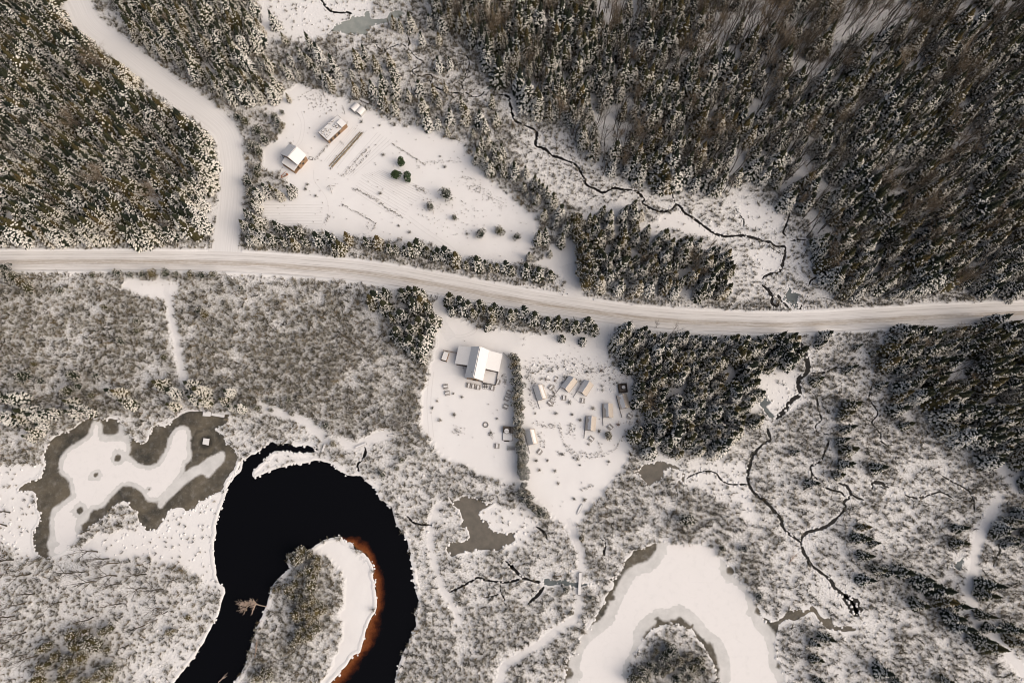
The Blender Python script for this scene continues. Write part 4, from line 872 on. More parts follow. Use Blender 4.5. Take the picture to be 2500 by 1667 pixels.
stand('spruce', 'tall spruce, {} of the trees scattered around the upper creek', 'spruces around the upper creek', (9, 14),
  [('B', [(500, 400, 16), (560, 480, 13), (410, 490, 11), (480, 540, 10), (700, 580, 15), (730, 640, 9), (920, 530, 14), (980, 470, 11), (1080, 570, 11), (1210, 550, 11), (1250, 650, 12), (900, 800, 11), (980, 780, 12), (1060, 800, 13), (1150, 760, 14), (1130, 880, 14), (1180, 930, 10), (1260, 780, 14), (1250, 960, 10), (1370, 850, 9), (1480, 790, 12), (1500, 950, 13), (1540, 1080, 13), (1600, 830, 13), (1640, 900, 9), (1740, 1030, 11), (1720, 1170, 8), (1880, 1030, 13), (1850, 930, 11), (2010, 1050, 12), (2050, 1120, 10), (1390, 200, 12), (1240, 200, 9), (1300, 230, 8), (1490, 340, 10), (1640, 350, 9), (1560, 190, 9), (1640, 570, 11), (1740, 560, 9), (1700, 780, 6), (2120, 900, 10), (2160, 1060, 9), (1450, 1095, 4), (1950, 1190, 7), (2080, 1250, 9), (640, 700, 12), (560, 640, 11), (680, 760, 10), (1380, 500, 6), (860, 650, 7), (1630, 1090, 9)])], 1.1)
stand('spruce', 'spruce, {} of those scattered between the wood and the farm gate', 'spruces near the farm gate', (6, 10),
  [('B', [(170, 180, 9), (265, 340, 6), (120, 570, 9), (180, 740, 10), (60, 580, 6), (300, 640, 7), (320, 530, 6), (30, 760, 9), (240, 590, 5), (380, 650, 5), (300, 870, 5), (150, 820, 7), (40, 250, 9), (20, 330, 8)])], 1.05)
stand('cedar', 'snowy cedar, {} of those left of the farmhouse', 'cedars left of the farmhouse', (4, 7),
  [('B', [(210, 1090, 6), (180, 1040, 5), (250, 1120, 5), (230, 1170, 4), (250, 1000, 3.5), (100, 1030, 3.5), (90, 1240, 7), (30, 1160, 7), (20, 1300, 6), (40, 1350, 6), (30, 1500, 6)]), ('A', [(2180, 1080, 6), (2110, 1040, 5), (2240, 1300, 7)]), ('E', [(2240, 220, 7), (2200, 120, 7), (2250, 320, 7), (2290, 60, 5)])])
stand('spruce', 'snow-laden spruce, {} in the strip between side road and farm field', 'spruces beside the side road', (6, 9),
  [('E', [(2210, 420, 8), (2180, 520, 8), (2260, 560, 9), (2300, 480, 9), (2270, 640, 7), (2220, 640, 6), (2320, 600, 8)]), ('F', [(110, 190, 8), (170, 200, 8), (220, 230, 7), (320, 210, 7), (30, 230, 8), (345, 175, 5), (20, 340, 7)])], 1.25)
stand('cedar', 'clipped round bush, {} in the line below the road', 'bushes along the road', (2.6, 4.2),
  [('E', [(825, 955, 3.2), (1040, 940, 4.6), (1160, 950, 3), (1265, 950, 3.4), (1350, 950, 4), (1470, 940, 4), (1570, 945, 2.8), (1690, 950, 3.2), (1790, 955, 3.8), (1895, 950, 3.6)])], 1.1, 'bush', 'round_bush')
hedge = [(50, 185), (85, 215), (60, 255), (90, 290), (70, 330), (95, 365), (72, 400), (110, 430), (80, 470), (105, 505), (75, 540), (112, 570), (85, 610), (118, 640), (85, 680), (115, 710), (72, 750), (105, 780), (85, 820), (118, 850), (100, 890), (128, 925), (105, 960), (135, 995), (110, 1030), (142, 1060), (112, 1100), (145, 1130), (118, 1165), (150, 1195), (125, 1230), (150, 1255), (240, 1530), (280, 1560), (330, 1590), (140, 1330), (120, 1400), (165, 1400), (150, 1450), (190, 1440), (200, 1500)]
stand('cedar', 'dark evergreen in the tall hedge dividing the yard, {} of its bushes', 'evergreens of the dividing hedge', (4.4, 6.0), [('K', hedge)], .98, 'hedge plant', 'hedge_cedar')
stand('olive', 'low snowy evergreen, {} of those on the wooded river point', 'evergreens on the river point', (4.5, 7.5),
  [('N', [(420, 400), (330, 440, 5), (390, 470), (500, 430), (550, 470), (560, 540), (480, 570), (410, 600), (520, 620), (220, 720, 4), (180, 740, 3.5), (300, 730), (360, 690), (340, 790), (410, 800), (500, 700), (460, 860), (520, 840), (590, 870), (420, 930), (480, 950), (560, 930), (620, 920), (380, 970), (500, 1040), (440, 1080), (540, 1080), (400, 1150), (480, 1150), (350, 1210, 5), (80, 1490), (30, 1520), (130, 1500)])])
stand('cedar', 'low snowy evergreen, {} of those on the lake island', 'evergreens on the lake island', (4.5, 7.5),
  [('O', [(1430, 1230), (1460, 1280), (1400, 1340), (1320, 1290, 3.5), (1270, 1420), (1330, 1450), (1380, 1480), (1430, 1430), (1600, 1330), (1700, 1380), (1560, 1440), (1640, 1430), (1500, 1530), (1240, 1510), (1200, 1470), (1520, 1380), (1620, 1520), (1730, 1450), (1130, 1540)])])
stand('olive', 'brownish snowy evergreen, {} of the clump in the lower left corner', 'evergreens in the lower left', (5, 9),
  [('M', [(430, 1230), (380, 1260), (640, 1150), (740, 1120), (930, 1100, 6), (980, 1080, 5), (680, 1240), (810, 1210), (860, 1240), (500, 1330), (620, 1370), (720, 1340), (370, 1420), (420, 1400), (560, 1440), (920, 1450), (960, 1530), (880, 1490), (1000, 1430), (950, 1270, 4), (640, 1500), (760, 1560), (1500, 1120, 4), (1540, 1100, 3), (1670, 985, 3.5), (340, 1550), (560, 1540)])])
stand('dark', 'dark spruce, {} of those scattered across the lower right', 'spruces in the lower right', (8, 13),
  [('P', [(920, 180, 8), (900, 280, 12), (1010, 325, 7), (940, 440, 11), (940, 650, 10), (1060, 560, 9), (1160, 580, 9), (1280, 580, 12), (1430, 650, 13), (1500, 690, 13), (1600, 745, 14), (1420, 870, 10), (1650, 840, 12), (1740, 880, 13), (1720, 980, 12), (1800, 1080, 12), (1960, 1180, 13), (2060, 1250, 13), (2040, 700, 14), (2020, 790, 12), (2000, 970, 11), (2060, 1090, 10), (580, 1170, 11), (480, 1220, 7), (500, 1360, 8), (1090, 1470, 11), (1780, 190, 9), (1770, 320, 9), (2250, 1090, 12), (2290, 1200, 11), (1220, 1560, 8), (1660, 1550, 8), (530, 1560, 8)]), ('L', [(500, 390, 9), (820, 610, 12), (760, 690, 11), (780, 820, 11), (730, 930, 10), (800, 1010, 11), (760, 1140, 11), (800, 290, 10), (1230, 650, 12), (1270, 520, 11), (1080, 430, 8), (540, 60, 8), (860, 90, 6), (1010, 150, 6), (1060, 1170, 10), (1150, 280, 10), (460, 1310, 9), (300, 1030, 6), (1300, 790, 9), (700, 1240, 8)])])
stand('cedar', 'dark rounded evergreen standing alone in brush above the frozen lake', None, (7, 7), [('O', [(1590, 120, 7.5)])], 1.25)
stand('cedar', 'small dark evergreen, {} of those around the frozen lake shore', 'small evergreens by the lake', (3, 4.5), [('O', [(1910, 370, 4), (2110, 370, 4.5), (2240, 800, 5), (660, 280, 4), (520, 740, 4), (560, 945, 3), (745, 810, 3.2)])], 1.05)
stand('cedar', 'round dark evergreen beside the tents in the yard', None, (4.5, 4.5), [('K', [(897, 888, 4.6)])], 1.2)
stand('cedar', 'snowy evergreen, {} of those scattered left of the frozen pond', 'evergreens left of the pond', (5, 8),
  [('E', [(130, 980, 8), (200, 1020, 8), (60, 960, 8), (250, 1070, 7), (30, 900, 7), (530, 1090, 5), (930, 1240, 5), (1210, 1360, 5), (1210, 1450, 4), (1820, 1310, 6), (1770, 1270, 5), (1060, 1530, 4.5), (2140, 1070, 4)]), ('I', [(1070, 50, 5), (1460, 190, 4), (210, 360, 8), (640, 350, 8), (850, 350, 5), (360, 400, 5), (600, 490, 7), (690, 450, 5), (810, 530, 4), (300, 250, 4)])])
stand('spruce', 'snow-laden spruce, {} of those on the upper shore of the frozen pond', 'spruces above the pond', (6, 10),
  [('I', [(1430, 430, 10), (1540, 500, 9), (1700, 440, 9), (1780, 490, 10), (1820, 580, 8), (1720, 560, 8), (2030, 500, 7), (1990, 580, 7), (2130, 640, 7), (2060, 640, 6), (1060, 510, 9), (1130, 600, 9), (1000, 500, 8), (1530, 620, 7), (620, 600, 8), (700, 650, 9), (780, 680, 8), (640, 680, 8), (140, 570, 11), (60, 560, 11), (60, 720, 10), (250, 680, 11), (320, 720, 9), (430, 690, 9), (480, 670, 7), (200, 740, 9), (300, 850, 8), (250, 900, 6), (370, 800, 6)])], 1.25)
stand('cedar', 'pale frosted young tree, {} of those in brush above the river bend', 'frosted young trees above the river', (2.5, 3.8), [('J', [(140, 570, 2.6), (310, 570, 3.6), (330, 690, 3.2), (150, 660, 2.6), (30, 640, 3.8), (240, 635, 2.2), (640, 800, 4), (700, 960, 4.4), (1310, 1100, 3.4), (1270, 1180, 3.6), (1440, 1050, 2.6), (1140, 1230, 4), (1180, 160, 2.4), (1440, 640, 2.6)])])
stand('spruce', 'snowy spruce, {} of three at the road edge right of the creek', 'spruces at the road edge', (8, 10), [('H', [(580, 1490, 8), (230, 1530, 9), (300, 1530, 8), ])], 1.3)
stand('spruce', 'tall leaning spruce, {} of the group at the road edge far right', 'spruces right of the road bend', (10, 14), [('H', [(1280, 1450, 12), (1350, 1460, 12), (1430, 1480, 12), (1230, 1520, 11), (2080, 1360, 13), (2000, 1480, 12), (2180, 1450, 14)])], 1.1)

stand('olive', 'tall golden-brown pine, {} of the clump beside the field entrance', 'golden pines by the field entrance', (11, 14), [('G', [(610, 470, 11), (600, 560, 10), (640, 640, 12), (660, 740, 11), (690, 830, 12), (730, 890, 13), (680, 930, 11), (750, 980, 12), (700, 1020, 11)])], .8, name='pine_tree')
# ---- bare trees one can point to (base of the trunk)
def bare_stand(kind, text, group, pts, hs):
    rows = []
    for c, lst in pts:
        for q in lst: rows.append((px(c, [q])[0][0], at(c, [q])[0], q[2] if len(q) > 2 else random.uniform(*hs)))
    rows.sort(key=lambda r: r[0])
    for i, (_, b, h) in enumerate(rows): add_tree(kind, b, h, text.format(nth(i)), group if len(rows) > 1 else None)
bare_stand('stark', 'leafless leaning tree, {} of those below the frozen pond', 'bare trees below the pond',
  [('M', [(770, 575), (855, 665), (1040, 615), (1085, 685), (1310, 720), (1450, 735), (220, 855), (550, 845), (1550, 650, 10), (970, 460), (230, 1115), (80, 1195), (240, 1310), (260, 600), (1430, 900, 11), (1490, 930, 12), (1290, 1050), (1400, 1000, 10), (170, 1000), (830, 980), (310, 770), (1300, 600), (120, 470), (90, 50), (60, 170), (1080, 860), (340, 1320), (1140, 1230, 10), (130, 970), (640, 590), (1050, 500), (870, 400)])], (13, 18))
bare_stand('wide', 'round leafless tree, {} of two beside the yard', 'round bare trees by the yard', [('J', [(1255, 780, 9), (1480, 850, 5)])], (8, 9))
bare_stand('bare', 'thin leafless tree in yards or verges, {} of these', 'thin bare trees', [('F', [(1020, 545, 6), (1635, 1165, 8), (1480, 890, 5)]), ('B', [(800, 1295, 5), (810, 1020, 7)]), ('K', [(715, 215, 5), (130, 85, 4)]), ('E', [(2050, 970, 9)]), ('G', [(140, 1530, 5), (1320, 1420, 9), (1090, 1390, 6)]), ('N', [(350, 1230, 6), (210, 960, 5)])], (5, 8))
bare_stand('tan', 'pale leafless tree, {} of those standing among spruces at right', 'pale bare trees at right', [('L', [(1440, 330, 14), (1400, 160, 15), (1940, 810, 12), (900, 960, 9), (1850, 440, 11)]), ('H', [(1560, 1520, 14), (1720, 1500, 14), (1880, 1480, 13)]), ('G', [(1200, 850, 12), (1380, 960, 11)])], (11, 14))
# the pale dead tree lying over the black water, and the log below it
def fallen(name, label, cat, base, tip, H, seed, rz=0, depth=4, sp=.35):
    b, t = at(*base)[0], at(*tip)[0]; d = t - b
    tr, br = bare_mesh(seed, H, sp, depth, .26, .2, 'pale_bark', (4, 6), .045)
    o = thing(name, label, cat, b, 0, z=.5); q = Vector((d[0], d[1], np.hypot(*d) * .14)).to_track_quat('Z', 'X').to_euler(); o.rotation_euler = q
    s = np.hypot(*d) / (H * 1.02); o.scale = (s, s, s); link('trunk', tr, o); link('branches', br, o); return o
fallen('fallen_tree', 'pale dead tree lying out over the black river from the wooded point', 'tree', ('N', [(115, 885)]), ('M', [(2130, 830)]), 14, 903, sp=.62)
fallen('driftwood_log', 'thin pale trunk hanging down below the dead tree over the river', 'log', ('M', [(2280, 860)]), ('M', [(2240, 995)]), 6, 911, depth=1, sp=.3)
fallen('driftwood_log', 'curved pale log reaching into the river at the bottom edge', 'log', ('M', [(1950, 1555)]), ('M', [(2060, 1440)]), 8, 915, depth=1, sp=.3)
fallen('driftwood_log', 'bare snag lying along the left bank of the wooded point', 'log', ('N', [(10, 1330)]), ('N', [(70, 1130)]), 8, 921, depth=2, sp=.3)
fallen('fallen_tree', 'toppled leafless tree beside the right-hand creek', 'tree', ('P', [(235, 500)]), ('P', [(310, 400)]), 6, 931, depth=2)

def zone(x, y):
    p = pixel([(x, y)])[0]; return ('upper', 'middle', 'lower')[min(2, max(0, int(p[1] / 270)))] + ' ' + ('left', 'centre', 'right')[min(2, max(0, int((p[0] - 1000) / 500)))]
# ---- the forest: the largest show as trees of their own, the rest as one mass
conifers = np.array(conifers); bares = np.array(bares)
def shown(a): 
    dep = a[:, 1] * ST + ALT * CT; p = np.stack([1250 + FOC * a[:, 0] / dep, 833.5 - FOC * (a[:, 1] * CT - ALT * ST) / dep], 1)
    ok = (p[:, 0] > 15) & (p[:, 0] < 2485) & (p[:, 1] > 25) & (p[:, 1] < 1660)
    return np.where(ok, np.hypot(a[:, 0], a[:, 1]) * a[:, 2] * (.8 + .4 * RNG.random(len(a))), 0)
order = np.argsort(-shown(conifers)); n_one = max(0, 300 - N_SPRUCE)
pick = order[:n_one]; rest = np.setdiff1d(np.arange(len(conifers)), pick)
for x, y, h, fi in conifers[pick]:
    f = forests[int(fi)]; add_tree('spruce', (x, y), h, 'tall ' + f[5], 'tall spruces, ' + f[0] + ' forest', wide=1.05)
a = conifers[rest]; nz = fbm(a[:, 0] / 20, a[:, 1] / 20, 300) + RNG.normal(0, .10, len(a)); which = np.where(nz < .40, RNG.integers(6, 9, len(a)), RNG.integers(0, 6, len(a)))
which = np.where(RNG.random(len(a)) < np.where(a[:, 3] == 0, .10, .035), RNG.integers(9, 11, len(a)), which); s = a[:, 2] / 14.0 * (.62 + .8 * fbm(a[:, 0] / 8, a[:, 1] / 8, 310)); wd = RNG.uniform(.9, 1.3, (len(a), 2))
scatter('spruce_forest', 'mass of further snow-covered spruces filling the woods', [joined(t, c) for _, t, c in PROTO['spruce'] + PROTO['dark'] + PROTO['gold']], np.column_stack([a[:, :2], np.zeros(len(a))]),
    np.column_stack([RNG.normal(0, .03, len(a)), RNG.normal(0, .03, len(a)), RNG.uniform(0, 6.28, len(a))]), np.column_stack([s * wd[:, 0], s * wd[:, 1], s]), which)
order = np.argsort(-shown(bares)); pick = order[:240]; rest = np.setdiff1d(np.arange(len(bares)), pick)
for x, y, h, fi in bares[pick]:
    f = forests[int(fi)]; add_tree(random.choices(['tan', 'pole', 'bare'], [.12, .5, .38])[0], (x, y), h, (f[5].replace('snow-laden spruce', 'leafless tree') if f[0] != 'east' else 'leafless tree in the %s of the great forest above the road' % zone(x, y)), 'bare trees, ' + f[0] + ' forest' + (', ' + zone(x, y) if f[0] == 'east' else ''))
a = bares[rest]; s = a[:, 2] / 16.0
scatter('bare_woodland', 'mass of further leafless trees among the spruces', [joined(t, c) for _, t, c in PROTO['bare'][:2] + PROTO['tan'][:1] + PROTO['pole']], np.column_stack([a[:, :2], np.zeros(len(a))]),
    np.column_stack([RNG.normal(0, .05, len(a)), RNG.normal(0, .05, len(a)), RNG.uniform(0, 6.28, len(a))]), np.column_stack([s, s, s]), RNG.integers(0, 6, len(a)))

# ------------------------------------------------------------------ buildings
def part(name, parent, mat, fn, mats=None):
    mb = MB(); fn(mb); return link(name, mb.mesh(name, mats or [mat]), parent)
def roof_slope(parent, quad, over='roof_snow', th=.14, sth=.22, inset=.12):
    """one roof plane with its own blanket of snow; quad = eave a, eave b, ridge b, ridge a"""
    r = part('roof_slope', parent, 'metal_roof', lambda m: m.slab(quad, th))
    q = [Vector(c) for c in quad]; c = sum(q, Vector()) / 4; n = (q[1] - q[0]).cross(q[3] - q[0]).normalized()
    if n.z < 0: n = -n
    q2 = [v + (c - v).normalized() * inset + n * (th + .004) for v in q]
    q2[2] = q[2] + n * (th + .004) + (q[3] - q[2]).normalized() * inset * .5; q2[3] = q[3] + n * (th + .004) + (q[2] - q[3]).normalized() * inset * .5
    part('snow_blanket', r, over, lambda m: m.slab(q2, sth)); return r
def window(parent, x0, x1, z0, z1, y, out):
    f = part('window', parent, 'wood_dark', lambda m: m.box(x0, x1, min(y, y + out), max(y, y + out), z0, z1))
    part('pane', f, 'glass', lambda m: m.box(x0 + .08, x1 - .08, min(y + out, y + out * 1.5), max(y + out, y + out * 1.5), z0 + .08, z1 - .08)); return f

# the large house in the yard: steep gable body, a lower wing to either side, a deck in the south-east corner
B0 = at('h', [(650, 570)], 8.0)[0]
bh = thing('large_house', 'large snow-roofed house with a gable body and two low wings in the yard', 'house', B0, math.radians(-10.9))
part('wall', bh, 'wood_warm', lambda m: m.prism([(-3.4, 0), (3.4, 0), (3.4, 4.55), (0, 7.85), (-3.4, 4.55)], .35, 13.3))
part('wing_wall', bh, 'wood_grey', lambda m: m.prism([(3.404, 0), (9.2, 0), (9.2, 2.95), (3.404, 4.4)], 5.6, 13.2))
part('wing_wall', bh, 'wood_grey', lambda m: m.prism([(-9.0, 0), (-3.404, 0), (-3.404, 4.4), (-9.0, 2.95)], 6.9, 13.2))
for x in (-8.8, -7.5, -6.2, -4.9): part('porch_post', bh, 'wood_dark', lambda m: m.box(x - .1, x + .1, 5.55, 5.75, 0, 3.05))
part('porch_floor', bh, 'wood_grey', lambda m: m.box(-9.0, -3.45, 5.5, 6.88, .02, .3))
roof_slope(bh, [(-3.75, -.1, 4.5), (-3.75, 13.6, 4.5), (0, 13.6, 8.0), (0, -.1, 8.0)]); roof_slope(bh, [(3.75, 13.6, 4.5), (3.75, -.1, 4.5), (0, -.1, 8.0), (0, 13.6, 8.0)])
roof_slope(bh, [(-9.4, 5.3, 3.0), (-9.4, 13.4, 3.0), (-3.78, 13.4, 4.55), (-3.78, 5.3, 4.55)]); roof_slope(bh, [(9.6, 13.4, 3.0), (9.6, 5.3, 3.0), (3.78, 5.3, 4.55), (3.78, 13.4, 4.55)])
for a, b, c, d in ((-2.8, -1.4, .9, 2.9), (1.5, 3.0, .9, 2.9), (-.9, .9, 4.6, 6.0)): window(bh, a, b, c, d, .35, -.06)
part('door', bh, 'wood_dark', lambda m: m.box(-.55, .55, .27, .349, .25, 2.4))
part('chimney', bh, 'wood_dark', lambda m: m.tube((-1.2, 2.2, 6.2), (-1.2, 2.2, 8.1), .14, .14, 8))
dk = part('deck', bh, 'wood_grey', lambda m: m.box(3.6, 9.2, -.1, 5.5, .05, .7)); part('snow_blanket', dk, 'roof_snow', lambda m: m.box(3.7, 9.1, 0, 5.45, .704, .86))
part('railing', dk, 'wood_dark', lambda m: [m.box(9.12, 9.2, -.1, 5.5, .7, 1.5), m.box(3.6, 9.118, -.1, -.02, .7, 1.45)])
for y in (.8, 1.6, 2.4): part('doorstep', bh, 'roof_snow', lambda m: m.box(3.42, 3.6, y, y + .6, .05, .5))
singles.append(B0)

# farmhouse upper left: two storeys, roof running north-east, lean-to porch on the south-west gable
F0 = at('g', [(188, 652)], 7.6)[0]
fh = thing('farmhouse', 'two-storey wooden farmhouse with a pitched snowy roof and lean-to porch at upper left', 'house', F0, math.radians(-35))
part('wall', fh, 'wood_warm', lambda m: m.prism([(-4.9, 0), (4.2, 0), (4.2, 5.1), (0, 7.5), (-4.9, 4.6)], .2, 5.7))
roof_slope(fh, [(-5.6, -.3, 4.2), (-5.6, 6.1, 4.2), (0, 6.1, 7.6), (0, -.3, 7.6)]); roof_slope(fh, [(4.7, 6.1, 4.85), (4.7, -.3, 4.85), (0, -.3, 7.6), (0, 6.1, 7.6)])
roof_slope(fh, [(-3.6, -2.9, 2.6), (3.9, -2.9, 2.6), (3.9, .15, 3.2), (-3.6, .15, 3.2)])
for x in (-3.4, -1.0, 1.4, 3.7): part('porch_post', fh, 'wood_warm', lambda m: m.box(x - .1, x + .1, -2.75, -2.55, 0, 2.6))
part('porch_floor', fh, 'wood_warm', lambda m: m.box(-3.6, 3.9, -2.9, .18, .02, .3)); part('back_post', fh, 'wood_dark', lambda m: m.box(-5.5, -5.3, -.1, .1, 0, 4.1))
def side_window(parent, y0, y1, z0, z1, x):
    f = part('window', parent, 'wood_dark', lambda m: m.box(x, x + .06, y0, y1, z0, z1)); part('pane', f, 'glass', lambda m: m.box(x + .06, x + .09, y0 + .1, y1 - .1, z0 + .1, z1 - .1))
side_window(fh, 1.0, 2.0, 3.0, 4.2, 4.2); side_window(fh, 3.4, 4.4, 3.0, 4.2, 4.2); side_window(fh, 2.2, 3.2, .9, 2.2, 4.2)
part('door', fh, 'wood_dark', lambda m: m.box(-.5, .5, .12, .199, .3, 2.4))
part('chimney', fh, 'metal_roof', lambda m: m.tube((-1.5, 4.5, 6), (-1.5, 4.5, 8.2), .15, .15, 8))
def stack_of_boards(mb):
    for i in range(4): mb.box(-1.8 + i * .1, 1.6, -.5 + i * .28, -.28 + i * .28, .05 + i * .06, .2 + i * .06)
    mb.tube((-1.6, .6, .1), (1.2, 1.2, .8), .12, .1, 5)
wp = thing('timber_pile', 'orange-brown timber pile in the snow below the farmhouse', 'timber', at('g', [(150, 850)])[0], .5); part('boards', wp, 'orange_tarp', stack_of_boards); part('snow_cap', wp, 'roof_snow', lambda m: m.box(-.9, .8, -.2, .5, .42, .52))
# long flat-roofed shed with snowy clutter on its roof
a, b = at('g', [(500, 400)], 3)[0], at('g', [(700, 220)], 3)[0]; d = b - a; ang = math.atan2(d[1], d[0]); Ls = np.hypot(*d)
sh = thing('long_shed', 'long flat-roofed wooden shed with cluttered snowy roof near the farmhouse', 'shed', a, ang)
part('wall', sh, 'wood_warm', lambda m: m.box(.2, Ls - .2, -6.2, -.2, 0, 2.8)); rf = part('roof', sh, 'wood_grey', lambda m: m.box(-.1, Ls + .1, -6.5, .1, 2.804, 3.0)); part('snow_blanket', rf, 'roof_snow', lambda m: m.box(.1, Ls - .1, -6.3, -.1, 3.004, 3.2))
part('cupola', sh, 'wood_warm', lambda m: m.box(Ls - 3.2, Ls - .6, -6.6, -3.6, 2.6, 4.2)); part('cupola_roof', sh, 'roof_snow', lambda m: m.slab([(Ls - 3.4, -6.8, 4.1), (Ls - .4, -6.8, 4.1), (Ls - .4, -3.4, 4.6), (Ls - 3.4, -3.4, 4.6)], .2))
for i in range(3): part('shed_door', sh, 'wood_dark', lambda m: m.box(1.2 + i * 2.4, 2.4 + i * 2.4, -6.26, -6.2, .1, 2.2))
rr = random.Random(5)
for i in range(13):
    x, y = rr.uniform(.6, Ls - 3.6), rr.uniform(-5, -.6); s = rr.uniform(.25, .5)
    c = thing('roof_crate', 'snow-capped object on the shed roof, %s along its length' % nth(i), 'crate', at('g', [(500, 400)], 3)[0] + np.array([x * math.cos(ang) - y * math.sin(ang), x * math.sin(ang) + y * math.cos(ang)]), ang + rr.uniform(-.3, .3), 'clutter on the shed roof', 3.2) if False else None
clut = part('roof_clutter', sh, 'wood_grey', lambda m: [(m.box(x, x + s * 1.3, y, y + s, 3.2, 3.2 + s * .7, 0), m.box(x + .03, x + s * 1.3 - .03, y + .03, y + s - .03, 3.2 + s * .7 + .003, 3.2 + s * .9, 1)) for x, y, s in [(rr.uniform(.6, Ls - 3.8), rr.uniform(-5.2, -.5), rr.uniform(.4, .8)) for _ in range(20)]], ['wood_grey', 'roof_snow'])
clut['kind'] = 'stuff'
# two arched canvas shelters
def shelter(c1, c2, label, L=4.2, R=1.9):
    p, q = at('g', [c1], 1.6)[0], at('g', [c2], 1.6)[0]; d = q - p
    s = thing('arched_shelter', label, 'shelter', (p + q) / 2, math.atan2(d[1], d[0]), 'arched shelters')
    n = 9; hl = np.hypot(*d) / 2
    def skin(m):
        for lay, rr_ in ((0, R), (1, R - .06)):
            vs_ = [(x, rr_ * math.cos(math.pi * k / n), .1 + rr_ * 1.05 * math.sin(math.pi * k / n)) for x in (-hl, hl) for k in range(n + 1)]
            m.add(vs_, [(k, k + 1, n + 2 + k, n + 1 + k) if lay else (k + 1, k, n + 1 + k, n + 2 + k) for k in range(n)], 0)
    part('canopy', s, 'tarp', skin)
    part('snow_blanket', s, 'roof_snow', lambda m: m.add([(x, (R + .1) * math.cos(math.pi * (.18 + .64 * k / 6)), .16 + (R * 1.05 + .12) * math.sin(math.pi * (.18 + .64 * k / 6))) for x in (-hl + .1, hl - .1) for k in range(7)], [(k + 1, k, 7 + k, 8 + k) for k in range(6)], 0))
    for x in (-hl, hl): part('hoop', s, 'wood_dark', lambda m: [m.tube((x, R * math.cos(math.pi * k / n), R * 1.05 * math.sin(math.pi * k / n) + .1), (x, R * math.cos(math.pi * (k + 1) / n), R * 1.05 * math.sin(math.pi * (k + 1) / n) + .1), .06, .06, 4) for k in range(n)])
    part('stored_logs', s, 'wood_dark', lambda m: [m.tube((-hl + .4, -1 + .5 * k, .3), (hl - .4, -1 + .5 * k, .3), .22, .22, 6) for k in range(5)])
shelter((850, 165), (915, 100), 'arched canvas shelter beside the forest edge, upper one of the pair'); shelter((910, 200), (965, 135), 'arched canvas shelter beside the forest edge, lower one of the pair')
bx = thing('log_sled', 'long narrow snow-covered trailer at the forest edge above the shelters', 'trailer', at('g', [(985, 70)], .8)[0], -.45); part('bed', bx, 'wood_grey', lambda m: m.box(-2.6, 2.6, -.7, .7, .5, .8)); part('snow_cap', bx, 'roof_snow', lambda m: m.box(-2.5, 2.5, -.6, .6, .804, 1.0))
for x in (-1.6, 1.6):
    for y in (-.75, .75): part('wheel', bx, 'wood_dark', lambda m: m.tube((x, y - .08, .33), (x, y + .08, .33), .33, .33, 10))

